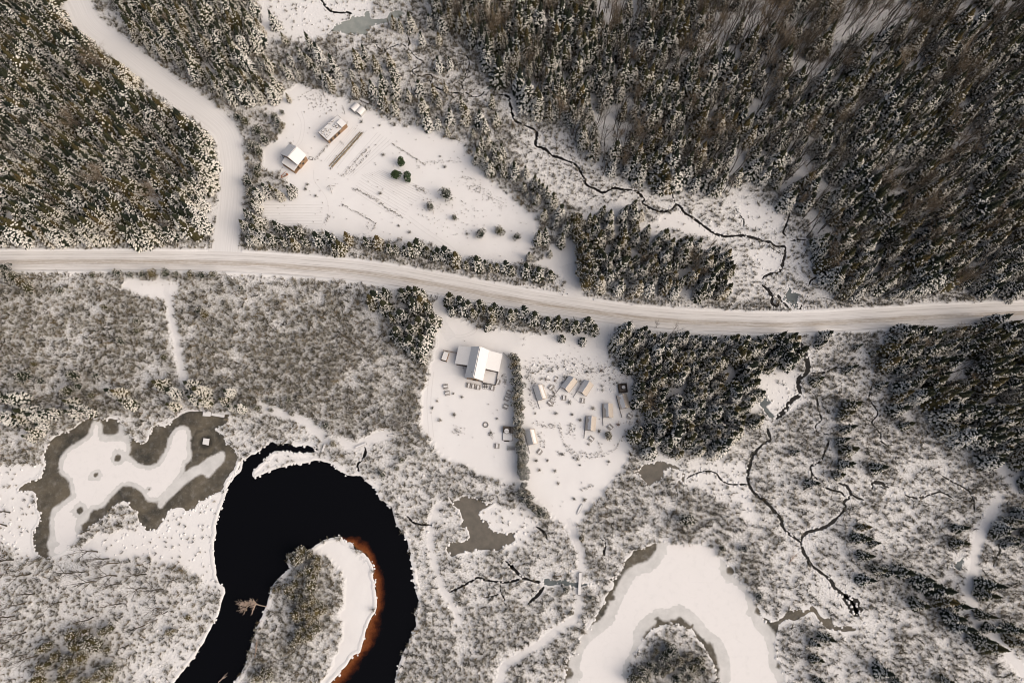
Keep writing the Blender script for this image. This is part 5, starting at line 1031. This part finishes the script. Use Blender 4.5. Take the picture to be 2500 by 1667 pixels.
# ---- tents on platforms
tent_px = [((200, 222), (240, 345)), ((525, 155), (450, 255)), ((670, 190), (605, 290)), ((690, 505), (680, 630)), ((840, 390), (845, 510)), ((968, 305), (1000, 425)), ((125, 628), (155, 755))]
tent_txt = ['canvas A-frame tent nearest the upper end of the hedge', 'canvas A-frame tent, left one of the close pair at the top', 'canvas A-frame tent, right one of the close pair at the top', 'canvas A-frame tent left of the round dark evergreen', 'canvas A-frame tent in the middle of the slanting line of three', 'canvas A-frame tent furthest right, beside the spruce stand', 'canvas A-frame tent against the hedge, lowest of all the tents']
for i, ((a, b), txt) in enumerate(zip(tent_px, tent_txt)):
    A_, B_ = at('k', [a], 3.3)[0], at('k', [b], 3.3)[0]; d = A_ - B_; L = np.hypot(*d); rz = math.atan2(d[1], d[0]) - math.pi / 2
    t = thing('frame_tent', txt, 'tent', B_, rz, 'canvas tents'); W_ = 2.15
    pf = part('platform', t, 'wood_grey', lambda m: m.box(-W_ - .1, W_ + .1, -3.4, L + .3, .02, .2)); part('snow_blanket', pf, 'snow', lambda m: m.box(-W_, W_ + .2, -3.5, -.05, .204, .26))
    part('side_wall', t, 'canvas', lambda m: [m.box(-W_ + .2, -W_ + .26, .1, L - .1, .45, 1.35), m.box(W_ - .26, W_ - .2, .1, L - .1, .45, 1.35)])
    part('front_flap', t, 'canvas', lambda m: m.prism([(-W_ + .3, .45), (W_ - .3, .45), (W_ - .3, 1.4), (0, 3.15), (-W_ + .3, 1.4)], .3, .36)); part('rear_flap', t, 'canvas', lambda m: m.prism([(-W_ + .3, .45), (W_ - .3, .45), (W_ - .3, 1.4), (0, 3.15), (-W_ + .3, 1.4)], L - .3, L - .24))
    part('entrance', t, 'wood_dark', lambda m: m.box(-.5, .5, .24, .297, .46, 2.1))
    for s in (-1, 1):
        q = [(s * W_, -.25, 1.15), (s * W_, L + .1, 1.15), (0, L + .1, 3.3), (0, -.25, 3.3)]
        if s > 0: q = [q[1], q[0], q[3], q[2]]
        fl = part('fly', t, 'canvas', lambda m: m.slab(q, .05))
        if s > 0: part('snow_patch', fl, 'roof_snow', lambda m: m.slab([Vector(v) + Vector((0, .3 if v[1] < 1 else -.3, .07)) for v in [(W_ * .75, q[0][1], 1.69), (W_ * .75, q[1][1], 1.69), (W_ * .2, q[2][1], 2.87), (W_ * .2, q[3][1], 2.87)]], .06)) if i in (0, 6) else None
        elif not (s < 0 and i in (3, 4, 5)): part('snow_blanket', fl, 'roof_snow', lambda m: m.slab([Vector(v) * .985 + Vector((0, .05, .12)) for v in q], .09))
        else:
            def slid(m):          # snow that has slipped off in a ragged edge
                rs = random.Random(i); e = [rs.uniform(.35, .8) for _ in range(9)]
                for k in range(8):
                    y0, y1 = L * k / 8, L * (k + 1) / 8
                    m.slab([(-W_ * .98 * e[k], y0, 3.42 - 2.15 * e[k] + .02), (-W_ * .98 * e[k + 1], y1 - .002, 3.42 - 2.15 * e[k + 1] + .02), (-.02, y1 - .002, 3.43), (-.02, y0, 3.43)], .09)
            part('snow_patch', fl, 'roof_snow', slid)
    part('ridge_pole', t, 'wood_grey', lambda m: m.tube((0, -.5, 3.32), (0, L + .3, 3.32), .06, .06, 6))
    rl = part('deck_railing', t, 'wood_dark', lambda m: [m.box(-W_ - .12, -W_, -3.4, .1, .85, .95)] + [m.box(-W_ - .1, -W_ - .01, y, y + .09, .2, .849) for y in (-3.4, -2.3, -1.2, -.05)])
    singles.append(B_)

# ---- picnic tables, chairs and small yard things
def table_proto():
    t = thing('picnic_table', 'x', 'table', (0, 0)); tp = part('table_top', t, 'wood_grey', lambda m: m.box(-1.05, 1.05, -.52, .52, .70, .76)); part('snow_cap', tp, 'roof_snow', lambda m: m.box(-.9, .9, -.36, .36, .764, .86))
    for s in (-1, 1):
        bn = part('bench', t, 'wood_grey', lambda m: m.box(-1.05, 1.05, s * .88 - .2, s * .88 + .2, .42, .47)); part('snow_cap', bn, 'roof_snow', lambda m: m.box(-.95, .95, s * .88 - .06, s * .88 + .06, .474, .52))
        part('leg', t, 'wood_dark', lambda m: [m.box(s * .65 - .05, s * .65 + .05, -.8, .8, .34, .42), m.tube((s * .65, -.7, 0), (s * .65, -.2, .7), .06, .06, 4), m.tube((s * .65, .7, 0), (s * .65, .2, .7), .06, .06, 4)])
    return t
tabs = [('h', 585, 675, 82, 'picnic table, leftmost of three in front of the large house'), ('h', 645, 685, 82, 'picnic table, middle of three in front of the large house'), ('h', 712, 700, 82, 'picnic table, rightmost of three in front of the large house'), ('h', 268, 690, 10, 'picnic table left of the large house, upper of two'), ('h', 292, 780, 8, 'picnic table left of the large house, lower of two'), ('h', 905, 712, 75, 'picnic table below the corner of the house deck'), ('h', 985, 625, 70, 'picnic table right of the house deck'),
   ('h', 1135, 775, -25, 'picnic table by the hedge, topmost of three'), ('h', 1105, 855, -25, 'picnic table by the hedge, middle of three'), ('t', 305, 180, -25, 'picnic table by the hedge, lowest of three'), ('t', 185, 720, 86, 'picnic table below the hot tub deck'),
   ('k', 435, 340, 85, 'picnic table in front of the left tent of the top pair'), ('k', 605, 365, 85, 'picnic table in front of the right tent of the top pair'), ('k', 308, 388, -45, 'picnic table between the upper hedge tent and the top pair'), ('k', 318, 245, 45, 'picnic table behind the upper hedge tent'), ('k', 858, 605, -45, 'picnic table beside the middle tent of the slanting line'), ('k', 685, 712, -40, 'picnic table left of the round dark evergreen'), ('k', 1035, 505, -35, 'picnic table beside the tent furthest right'), ('k', 215, 830, 50, 'picnic table in front of the lowest tent')]
tp0 = table_proto()
for i, (c, x, y, rz, lab) in enumerate(tabs):
    t = tp0 if i == 0 else copy_tree(tp0); p = at(c, [(x, y)], .6)[0]; t.location = (p[0], p[1], 0); t.rotation_euler = (0, 0, math.radians(rz)); t['label'] = lab; t['group'] = 'picnic tables'
def chair_proto():
    t = thing('wooden_chair', 'x', 'chair', (0, 0)); s = part('seat', t, 'wood_dark', lambda m: m.box(-.3, .3, -.3, .3, .36, .42)); part('snow_cap', s, 'roof_snow', lambda m: m.box(-.24, .24, -.24, .2, .424, .55))
    part('backrest', t, 'wood_dark', lambda m: m.box(-.3, .3, .26, .34, .42, 1.0))
    for x in (-.26, .26):
        for y in (-.26, .26): part('leg', t, 'wood_dark', lambda m: m.box(x - .04, x + .04, y - .04, y + .04, 0, .36))
    return t
chairs = [('t', 338 + 28 * (k % 4), 738 + 32 * (k // 4), 'chair in the block of eight below the hot tub, %s row, %s' % (('upper', 'lower')[k // 4], nth(k % 4))) for k in range(8)]
chairs += [('h', 790 + 24 * (k % 3), 668 + 22 * (k // 3), 'snowy chair stored below the house deck, %s row, %s' % (('upper', 'middle', 'lower')[k // 3], nth(k % 3))) for k in range(9)]
ch0 = chair_proto()
for i, (c, x, y, lab) in enumerate(chairs):
    t = ch0 if i == 0 else copy_tree(ch0); p = at(c, [(x, y)], .4)[0]; t.location = (p[0], p[1], 0); t.rotation_euler = (0, 0, random.uniform(-.2, .2)); t['label'] = lab; t['group'] = 'wooden chairs'
# hot tub on its deck
p = at('t', [(335, 550)], .5)[0]; ht = thing('hot_tub_deck', 'raised deck with a round covered hot tub beside the hedge', 'hot tub', p, math.radians(-2))
dk = part('deck', ht, 'wood_grey', lambda m: m.box(-2.1, 2.1, -2.9, 2.9, .05, .5)); part('snow_blanket', dk, 'roof_snow', lambda m: m.box(-1.95, 1.95, -2.75, .3, .504, .62))
part('railing', ht, 'wood_dark', lambda m: [m.box(-2.15, -2.05, .2, 2.95, .5, 1.5), m.box(1.0, 1.1, -.2, 2.95, .5, 1.5), m.box(-2.04, .99, 2.85, 2.95, .5, 1.5)])
tb = part('tub', ht, 'wood_dark', lambda m: m.tube((-.55, 1.0, .504), (-.55, 1.0, 1.35), 1.12, 1.12, 24)); part('tub_cover', tb, 'roof_snow', lambda m: m.tube((-.55, 1.0, 1.354), (-.55, 1.0, 1.5), 1.02, .98, 24)); part('cover_seam', tb, 'wood_dark', lambda m: m.box(-1.5, .4, .96, 1.04, 1.5, 1.53))
part('step', ht, 'wood_dark', lambda m: m.box(-1.4, .8, -3.3, -2.92, .02, .28)); part('side_box', ht, 'wood_dark', lambda m: m.box(1.15, 2.3, .2, 2.4, .5, 1.3)); part('box_lid', ht, 'wood_grey', lambda m: m.box(1.2, 2.25, .25, 2.35, 1.304, 1.36))
p = at('t', [(405, 668)], .4)[0]; bn = thing('snowy_bench', 'snow-covered bench between the hot tub deck and the hedge', 'bench', p, -.05); part('seat', bn, 'roof_snow', lambda m: m.box(-1.0, 1.0, -.25, .25, .45, .6)); [part('leg', bn, 'wood_dark', lambda m: m.box(x - .06, x + .06, -.2, .2, 0, .446)) for x in (-.8, .8)]
# fire ring
p = at('t', [(32, 430)])[0]; fr = thing('fire_ring', 'round dark fire ring in the snow of the house yard', 'fire ring', p)
for k in range(14):
    g = 2 * math.pi * k / 14; part('stone', fr, 'stone', lambda m: m.box(1.0 * math.cos(g) - .2, 1.0 * math.cos(g) + .2, 1.0 * math.sin(g) - .2, 1.0 * math.sin(g) + .2, -.02, .28 + .05 * (k % 3)))
# sauna-like square pavilion at the top right of the tent yard
p = at('k', [(972, 250)], .8)[0]; pv = thing('square_spa', 'dark square spa tub with wooden surround at the right of the tent yard', 'hot tub', p, .1)
part('surround', pv, 'wood_dark', lambda m: [m.box(-1.9, -1.5, -1.9, 1.9, .02, 1.1), m.box(1.5, 1.9, -1.9, 1.9, .02, 1.1), m.box(-1.499, 1.499, -1.9, -1.5, .02, 1.1), m.box(-1.499, 1.499, 1.5, 1.9, .02, 1.1)]); part('floor', pv, 'wood_grey', lambda m: m.box(-1.5, 1.5, -1.5, 1.5, .02, .2)); part('tub', pv, 'wood_dark', lambda m: m.tube((.3, .2, .2), (.3, .2, 1.2), .85, .85, 16)); part('tub_cover', pv, 'roof_snow', lambda m: m.tube((.3, .2, 1.204), (.3, .2, 1.3), .78, .78, 16))
# wood store left of the house with its fence, and the yard fence by the hedge
p = at('h', [(262, 280)], 1)[0]; ws = thing('wood_store', 'small snow-topped wood store left of the large house', 'shed', p, math.radians(-17)); part('frame', ws, 'wood_warm', lambda m: m.box(-1.2, 1.2, -1.9, 1.9, .02, 1.5)); part('snow_blanket', ws, 'roof_snow', lambda m: m.box(-1.05, 1.05, -1.8, 1.8, 1.504, 1.7)); part('end_board', ws, 'wood_dark', lambda m: m.box(-1.3, 1.3, -2.02, -1.904, .02, 1.6))
def fence(c, pts, label, mat='wood_warm', h=1.5, name='board_fence', boards=True):
    w = at(c, pts); f = thing(name, label, 'fence', w[0])
    for i in range(len(w) - 1):
        d = w[i + 1] - w[i]; L = np.hypot(*d); u = d / L; o_ = w[i] - w[0]; n = max(1, int(L / 1.6))
        for k in range(n + 1 if i == len(w) - 2 else n):
            q = o_ + u * (L * k / n); part('post', f, mat, lambda m: m.box(q[0] - .06, q[0] + .06, q[1] - .06, q[1] + .06, 0, h + .1))
        ang = math.atan2(u[1], u[0])
        for zz in ((.25, .65, 1.05) if boards else (h * .75,)):
            b = part('rail', f, mat, lambda m: m.box(0, L, .07, .11, zz, zz + (.33 if boards else .08))); b.location = (o_[0], o_[1], 0); b.rotation_euler = (0, 0, ang)
    return f
fence('h', [(238, 205), (372, 232), (430, 240)], 'low brown board fence between wood store and house'); fence('h', [(1062, 240), (1155, 332)], 'slanting board fence right of the large house', 'wood_grey'); fence('h', [(1162, 350), (1160, 445)], 'short board fence against the hedge', 'wood_grey')
fence('g', [(70, 870), (130, 770)], 'thin rail fence left of the farmhouse', 'wood_grey', 1.1, 'rail_fence', False); fence('g', [(465, 685), (540, 600), (615, 515)], 'thin rail fence from farmhouse to long shed', 'wood_grey', 1.1, 'rail_fence', False); fence('k', [(35, 78), (95, 82)], 'short wooden gate beside the hedge top', 'wood_grey', 1.1, 'yard_gate', False)
p = at('g', [(425, 672)])[0]; cr_ = thing('raised_bed', 'small square raised bed beside the farmhouse', 'garden bed', p, -.2); part('frame', cr_, 'wood_dark', lambda m: [m.box(-.9, .9, -.65, -.55, 0, .4), m.box(-.9, .9, .55, .65, 0, .4), m.box(-.9, -.8, -.549, .549, 0, .4), m.box(.8, .9, -.549, .549, 0, .4)]); part('snow_fill', cr_, 'roof_snow', lambda m: m.box(-.79, .79, -.549, .549, .01, .3))
# swing frame in the field
p = at('F', [(690, 190)])[0]; sw = thing('tripod_swing', 'tripod swing frame with white seat in the farm field', 'swing', p, .2)
for k in range(3):
    g = 2 * math.pi * k / 3 + .5; part('pole', sw, 'wood_grey', lambda m: m.tube((2.3 * math.cos(g), 2.3 * math.sin(g), 0), (0, 0, 4.0), .09, .07, 5))
part('seat', sw, 'roof_snow', lambda m: m.box(-1.0, .9, -.8, -.2, .8, 1.0)); part('rope', sw, 'wood_dark', lambda m: [m.tube((-.9, -.5, 1.0), (0, 0, 4.0), .03, .03, 3), m.tube((.8, -.5, 1.0), (0, 0, 4.0), .03, .03, 3)])
# docks, float, footbridges and boardwalks
def deck(name, label, cat, c, quad, z, th=.25, rail=False):
    w = at(c, quad, z); o_ = w.mean(0); t = thing(name, label, cat, o_); q = w - o_
    part('deck', t, 'wood_dark', lambda m: m.slab([(x, y, z - th) for x, y in q], th)); part('snow_blanket', t, 'roof_snow', lambda m: m.slab([(x * .97, y * .97, z + .004) for x, y in q], .12))
    for x, y in q: part('post', t, 'wood_dark', lambda m: m.box(x * .9 - .1, x * .9 + .1, y * .9 - .1, y * .9 + .1, -.3, z - th - .002))
    return t
deck('swim_dock', 'square snow-covered dock platform on the frozen pond shore', 'dock', 'I', [(1803, 712), (1875, 718), (1885, 674), (1810, 668)], .7); deck('dock_walkway', 'long snow-covered dock walkway along the frozen pond shore', 'dock', 'I', [(1880, 708), (1998, 728), (2004, 702), (1884, 682)], .6)
deck('swim_float', 'small white square float frozen into the pond', 'float', 'I', [(1802, 962), (1858, 975), (1867, 915), (1812, 908)], .5); deck('tent_platform', 'empty white rectangular platform in brush right of the river', 'platform', 'N', [(1533, 1022), (1589, 1022), (1591, 933), (1534, 933)], .6)
deck('footbridge', 'small white footbridge by the end of the river arm', 'bridge', 'J', [(598, 1032), (618, 1036), (642, 962), (626, 958)], .8); deck('footbridge', 'short white footbridge over the little stream above the river', 'bridge', 'J', [(898, 1002), (905, 985), (998, 948), (1002, 962)], .8)
deck('boardwalk', 'narrow white boardwalk leading to the left edge of the yard', 'boardwalk', 'J', [(1190, 893), (1430, 858), (1428, 846), (1188, 882)], .4)
fb = deck('footbridge', 'long white footbridge crossing the dark channel beside the frozen lake', 'bridge', 'O', [(622, 785), (648, 785), (658, 582), (634, 582)], 1.0); deck('footbridge', 'small white plank bridge on the river trail', 'bridge', 'N', [(1582, 180), (1606, 180), (1612, 142), (1590, 142)], .5)
deck('yard_bench', 'white bench at the left edge of the house yard', 'bench', 'J', [(1462, 738), (1480, 740), (1496, 688), (1478, 684)], .5)
cn = thing('canoe', 'snow-filled canoe lying at the bottom tip of the yard', 'canoe', at('K', [(640, 1540)])[0], math.radians(62))
def hull(m):
    n = 12
    for k in range(n):
        for s in (-1, 1):
            x0, x1 = -2.4 + 4.8 * k / n, -2.4 + 4.8 * (k + 1) / n; w0, w1 = .45 * math.sqrt(max(0, 1 - (x0 / 2.41) ** 2)), .45 * math.sqrt(max(0, 1 - (x1 / 2.41) ** 2))
            f = [(x0, s * w0, .42), (x1, s * w1, .42), (x1, s * w1 * .4, .03), (x0, s * w0 * .4, .03)]; m.add(f, [(0, 1, 2, 3)] if s < 0 else [(3, 2, 1, 0)])
part('hull', cn, 'wood_dark', hull); part('snow_fill', cn, 'roof_snow', lambda m: m.add([(x, s * .42 * math.sqrt(max(0, 1 - (x / 2.41) ** 2)), .36) for x in np.linspace(-2.3, 2.3, 10) for s in (-1, 1)], [(2 * k, 2 * k + 2, 2 * k + 3, 2 * k + 1) for k in range(9)]))
# utility pole and small marker posts
def pole(c, q, h, label, arm=True):
    t = thing('utility_pole', label, 'pole', at(c, [q])[0], .3, 'poles'); part('shaft', t, 'wood_dark', lambda m: m.tube((0, 0, -.2), (0, 0, h), .15, .1, 7))
    if arm: part('crossarm', t, 'wood_dark', lambda m: m.box(-1.1, 1.1, -.07, .07, h - .7, h - .55))
pole('G', (92, 1045), 9, 'wooden utility pole on the verge above the road'); pole('P', (1172, 1335), 6, 'bare grey snag pole in brush at lower right', False); pole('F', (1625, 1170), 6, 'short pole at the top of the house driveway', False)
for i, q in enumerate([(485, 1130), (530, 1125), (680, 1140), (1103, 1221), (1455, 1197)]):
    t = thing('marker_post', 'small dark marker post along the upper road edge, ' + nth(i), 'post', at('G', [q])[0], 0, 'marker posts'); part('shaft', t, 'wood_dark', lambda m: m.box(-.1, .1, -.1, .1, 0, 1.1)); part('snow_cap', t, 'roof_snow', lambda m: m.box(-.09, .09, -.09, .09, 1.104, 1.2))
# garden ridges of the farm field
ridge = [('g', [(955, 405), (640, 762)], .45, 'long low garden ridge running down from the shed, upper of two'), ('g', [(935, 395), (612, 752)], .3, 'long low garden ridge running down from the shed, lower of two')]
for c, p, w, lab in ridge:
    l = smooth(at(c, p), False, .8); t = thing('garden_ridge', lab, 'garden bed', l[0], 0, 'garden ridges'); q = l - l[0]; dd = (q[-1] / np.hypot(*q[-1])); nn = np.array([-dd[1], dd[0]])
    part('soil', t, 'dry_grass', lambda m: m.add([v for s in q for v in ((*(s - nn * w), 0), (*(s + nn * RNG.uniform(-.1, .1)), .35), (*(s + nn * w), 0))], [(3 * k + j, 3 * k + j + 1, 3 * k + j + 4, 3 * k + j + 3) for k in range(len(q) - 1) for j in (0, 1)]))

# ------------------------------------------------------------------ brush, grass and snow lumps (uncountable ground cover)
shrubs = [shrub_mesh(600 + i, h, n, sp, fr, w0=w) for i, (h, n, sp, fr, w) in enumerate([(1.9, 24, .75, 1.0, .05), (2.4, 20, .6, .7, .055), (1.5, 28, .95, 1.3, .05), (2.6, 11, .75, .15, .075), (1.2, 24, 1.0, 1.5, .05), (3.0, 13, .6, .25, .075), (2.2, 14, .85, .1, .07)])]
pts = lattice(1.45, -275, 275, -80, 295, .6); cvp = cover_at(pts)
keep = (RNG.random(len(pts)) < cvp * (.30 + .55 * smoothstep(.36, .6, fbm(pts[:, 0] / 6, pts[:, 1] / 6, 200)) + .55 * smoothstep(.38, .58, fbm(pts[:, 0] / 19, pts[:, 1] / 19, 210)))) & (cvp > .04)
pts, cvp = pts[keep], cvp[keep]; k = clear_of(pts, .2); pts, cvp = pts[k], cvp[k]
for l, w in stream_lines: 
    k = seg_dist(pts, l[::3]) > w * .8; pts, cvp = pts[k], cvp[k]
deep = np.zeros(len(pts), bool); pq = pixel(pts)
for f in forests: deep |= inside(pq, f[1])
k = ~deep | (RNG.random(len(pts)) < .3); pts, cvp = pts[k], cvp[k]
sc = (.45 + .6 * RNG.random(len(pts))) * (.55 + .6 * cvp)
scatter('brush', 'dense frosted leafless brush covering the wet ground', shrubs, np.column_stack([pts, np.zeros(len(pts))]), np.column_stack([RNG.normal(0, .12, len(pts)), RNG.normal(0, .12, len(pts)), RNG.uniform(0, 6.28, len(pts))]), np.column_stack([sc * 1.15, sc * 1.15, sc]), RNG.integers(0, len(shrubs), len(pts)))
print('BRUSH', len(pts))
# snow-capped tussocks along shores, creeks and in the marsh
lumps = [lump_mesh(700 + i) for i in range(4)]; L = []
for n, p in SH.items():
    q = p[::2] + RNG.normal(0, .35, p[::2].shape); L.append(q[RNG.random(len(q)) < .75])
for l, w in [q for q in stream_lines if q[1] < 1.5]:
    t = np.gradient(l, axis=0); t /= np.hypot(*t.T)[:, None]; nr = np.stack([-t[:, 1], t[:, 0]], 1)
    for sg in (-1, 1):
        q = l[::2] + nr[::2] * sg * (w + .25) + RNG.normal(0, .25, l[::2].shape); L.append(q[RNG.random(len(q)) < .7])
ms = lattice(2.3, -260, 260, -75, 280, .6); cm = cover_at(ms); k = (cm > .08) & (RNG.random(len(ms)) < .5 * (1 - cm)) & clear_of(ms, .3)
for f in forests: k &= ~inside(pixel(ms), f[1])
L.append(ms[k]); L = np.concatenate(L); dr = seg_dist(L, main_line[::4]) > 5.5
for l, h, _ in paths.values(): dr &= seg_dist(L, l[::3]) > h + .3
dr &= ~(inside(L, SH['river'][::2]) & (sdf(L, SH['river'][::3]) < -.9)); L = L[dr]; s = RNG.uniform(.22, .62, len(L))
scatter('snow_tussocks', 'small snow-capped tussocks along shores and creeks', lumps, np.column_stack([L, np.zeros(len(L))]), np.column_stack([np.zeros((len(L), 2)), RNG.uniform(0, 6.28, len(L))]), np.column_stack([s * 1.2, s, s * RNG.uniform(.6, 1.3, len(L))]), RNG.integers(0, 4, len(L)))
# dry stalks standing in lines and clumps in field, verges and yard
stalks = [shrub_mesh(650 + i, .8, 9, .6, .5, w0=.03) for i in range(2)] + [shrub_mesh(655 + i, .9, 12, .7, .0, 'dry_grass', .035) for i in range(2)]
rows = [('g', [(1020, 560), (900, 690), (820, 780), (740, 865)], .5, 60), ('g', [(1040, 600), (930, 730), (850, 800), (790, 850)], .4, 40), ('F', [(880, 180), (1060, 270), (1200, 370), (1330, 440)], .35, 130), ('F', [(780, 320), (940, 410), (1040, 470), (1075, 500), (1060, 560)], .3, 70), ('B', [(1230, 1280), (1340, 1350), (1520, 1470)], .3, 60), ('g', [(960, 400), (620, 780)], .35, 120), ('K', [(460, 800), (500, 960), (580, 1050), (720, 1080), (850, 1060), (960, 1000), (1050, 850)], .35, 120), ('K', [(510, 960), (600, 1030), (760, 1050), (830, 1020), (800, 940)], .35, 60), ('K', [(250, 770), (300, 800), (440, 800), (470, 840)], .7, 60), ('K', [(280, 850), (320, 990)], .5, 35),
   ('K', [(200, 230), (180, 330), (200, 440), (210, 580), (260, 640)], 1.1, 90), ('K', [(240, 330), (480, 230), (700, 300), (980, 300), (1100, 430)], 2.3, 330), ('K', [(400, 470), (420, 560)], .7, 40), ('K', [(560, 780), (560, 890)], 1.0, 50), ('K', [(1070, 950), (1110, 700), (1130, 560)], 1.2, 110), ('K', [(650, 1370), (750, 1330)], .4, 30), ('K', [(440, 1040), (500, 1060)], .4, 25), ('F', [(1430, 170), (1530, 220)], .6, 50), ('B', [(1440, 1500), (1560, 1440), (1840, 1440)], .5, 40), ('F', [(1850, 90), (2000, 200), (2230, 340)], 1.6, 150), ('F', [(640, 500), (670, 420)], .4, 25), ('g', [(620, 520), (470, 690)], .3, 35), ('J', [(2220, 350), (2240, 430)], .5, 40), ('J', [(2100, 850), (2130, 900)], .5, 20), ('J', [(1780, 840), (1850, 850)], .8, 35), ('B', [(450, 820), (600, 960), (700, 900), (560, 800)], 2.5, 160), ('k', [(300, 300), (340, 420)], .8, 60)]
R_ = []
for c, p, sd, n in rows:
    l = resample(smooth(at(c, p), False, .5), n); R_.append(l + RNG.normal(0, sd, l.shape))
for sg, n in ((-1, 2200), (1, 4200)):     # verges
    t = np.gradient(main_line, axis=0); t /= np.hypot(*t.T)[:, None]; nr = np.stack([-t[:, 1], t[:, 0]], 1); i = RNG.integers(0, len(main_line), n)
    R_.append(main_line[i] + nr[i] * sg * (6.0 + np.abs(RNG.normal(0, 2.2, n)))[:, None])
fp = lattice(1.6, -110, 30, 90, 190, .7); pf = pixel(fp); k = inside(pf, farm_px) & (RNG.random(len(fp)) < np.where(inside(pf, px('F', [(1350, 300), (1700, 180), (2100, 420), (1900, 650), (1600, 600)])), .5, .07)); R_.append(fp[k])
yp = lattice(2.2, -45, 65, 0, 95, .7); k = inside(pixel(yp), yard_px) & (RNG.random(len(yp)) < .05); R_.append(yp[k])
R_ = np.concatenate(R_); s = RNG.uniform(.3, 1.0, len(R_)); k = seg_dist(R_, main_line[::4]) > 5.6; k &= seg_dist(R_, side_line[::4]) > 5.5
for l, h, _ in paths.values(): k &= seg_dist(R_, l[::3]) > h
R_, s = R_[k], s[k]
scatter('dry_stalks', 'dry stalks and weeds poking through snow in field and verges', stalks, np.column_stack([R_, np.zeros(len(R_))]), np.column_stack([np.zeros((len(R_), 2)), RNG.uniform(0, 6.28, len(R_))]), np.column_stack([s, s, s]), RNG.integers(0, 4, len(R_)))
# round leafless bushes standing singly in the yard and field
yb = [('K', [(480, 1055), (585, 1085), (620, 1100), (640, 1150), (350, 1110), (420, 1200), (280, 1195), (450, 1315), (590, 1450), (680, 1460), (895, 1120), (250, 1110), (430, 690), (570, 700), (640, 750), (760, 645), (810, 850), (980, 790), (830, 310), (910, 380), (340, 390), (420, 400), (545, 590), (720, 965), (245, 690), (700, 320)]), ('J', [(1850, 545), (1775, 515), (1630, 580), (1590, 640), (1660, 750), (1785, 705), (2110, 860), (2100, 880), (2165, 735)]), ('F', [(550, 250), (480, 150), (460, 190), (1130, 230), (1290, 520), (1390, 575), (1895, 590)]), ('B', [(1660, 1395), (1700, 1490), (1120, 1120), (960, 1090), (330, 1280), (1150, 1385)])]
sb = [shrub_mesh(680 + i, 1.6, 34, 1.0, .35) for i in range(3)]; ru = shrub_mesh(690, 1.6, 34, 1.0, .05, 'russet'); allp = []
for c, lst in yb: allp += [(px(c, [q])[0][0], at(c, [q])[0], q) for q in lst]
allp.sort(key=lambda r: r[0])
for i, (_, b, q) in enumerate(allp):
    o = link('leafless_bush', ru if q in ((980, 790), (340, 390), (420, 400), (830, 310)) else random.choice(sb), None, (b[0], b[1], 0), random.uniform(0, 6)); s = random.uniform(.6, 1.15); o.scale = (s, s, s * .9)
    tag(o, 'small leafless bush on open snow, %s of the yard and field bushes' % nth(i), 'bush', 'bushes on open snow')

# shallow plough furrows showing as faint lines in the farm field
def furrows(c, a0, a1, b0, b1, n, w):
    for t in np.linspace(0, 1, n):
        p = [tuple(np.array(a0) * (1 - t) + np.array(b0) * t), tuple(np.array(a1) * (1 - t) + np.array(b1) * t)]
        l = resample(at(c, p), 60); l = l + (fbm(l[:, 0] / 5, l[:, 1] / 5, int(t * 90))[:, None] - .5) * .3
        tag(link('field_furrow', strip(l, w * (.4 + .9 * fbm(l[:, 0] / 3, l[:, 1] / 3, 7 + int(t * 50))), .01, 'furrow_snow', 'field_furrow', jag=.5, seed=int(t * 100))), 'faint plough furrow under snow in the farm field', kind='structure', group='field furrows')
furrows('F', (960, 60), (1400, 330), (1130, 20), (1560, 200), 9, .2); furrows('F', (880, 200), (1320, 470), (950, 90), (1390, 350), 6, .16); furrows('F', (90, 330), (620, 330), (60, 520), (600, 520), 9, .16); furrows('g', (1000, 380), (700, 760), (860, 340), (560, 700), 8, .2); furrows('B', (1100, 1180), (760, 1568), (1240, 1260), (880, 1568), 6, .16)
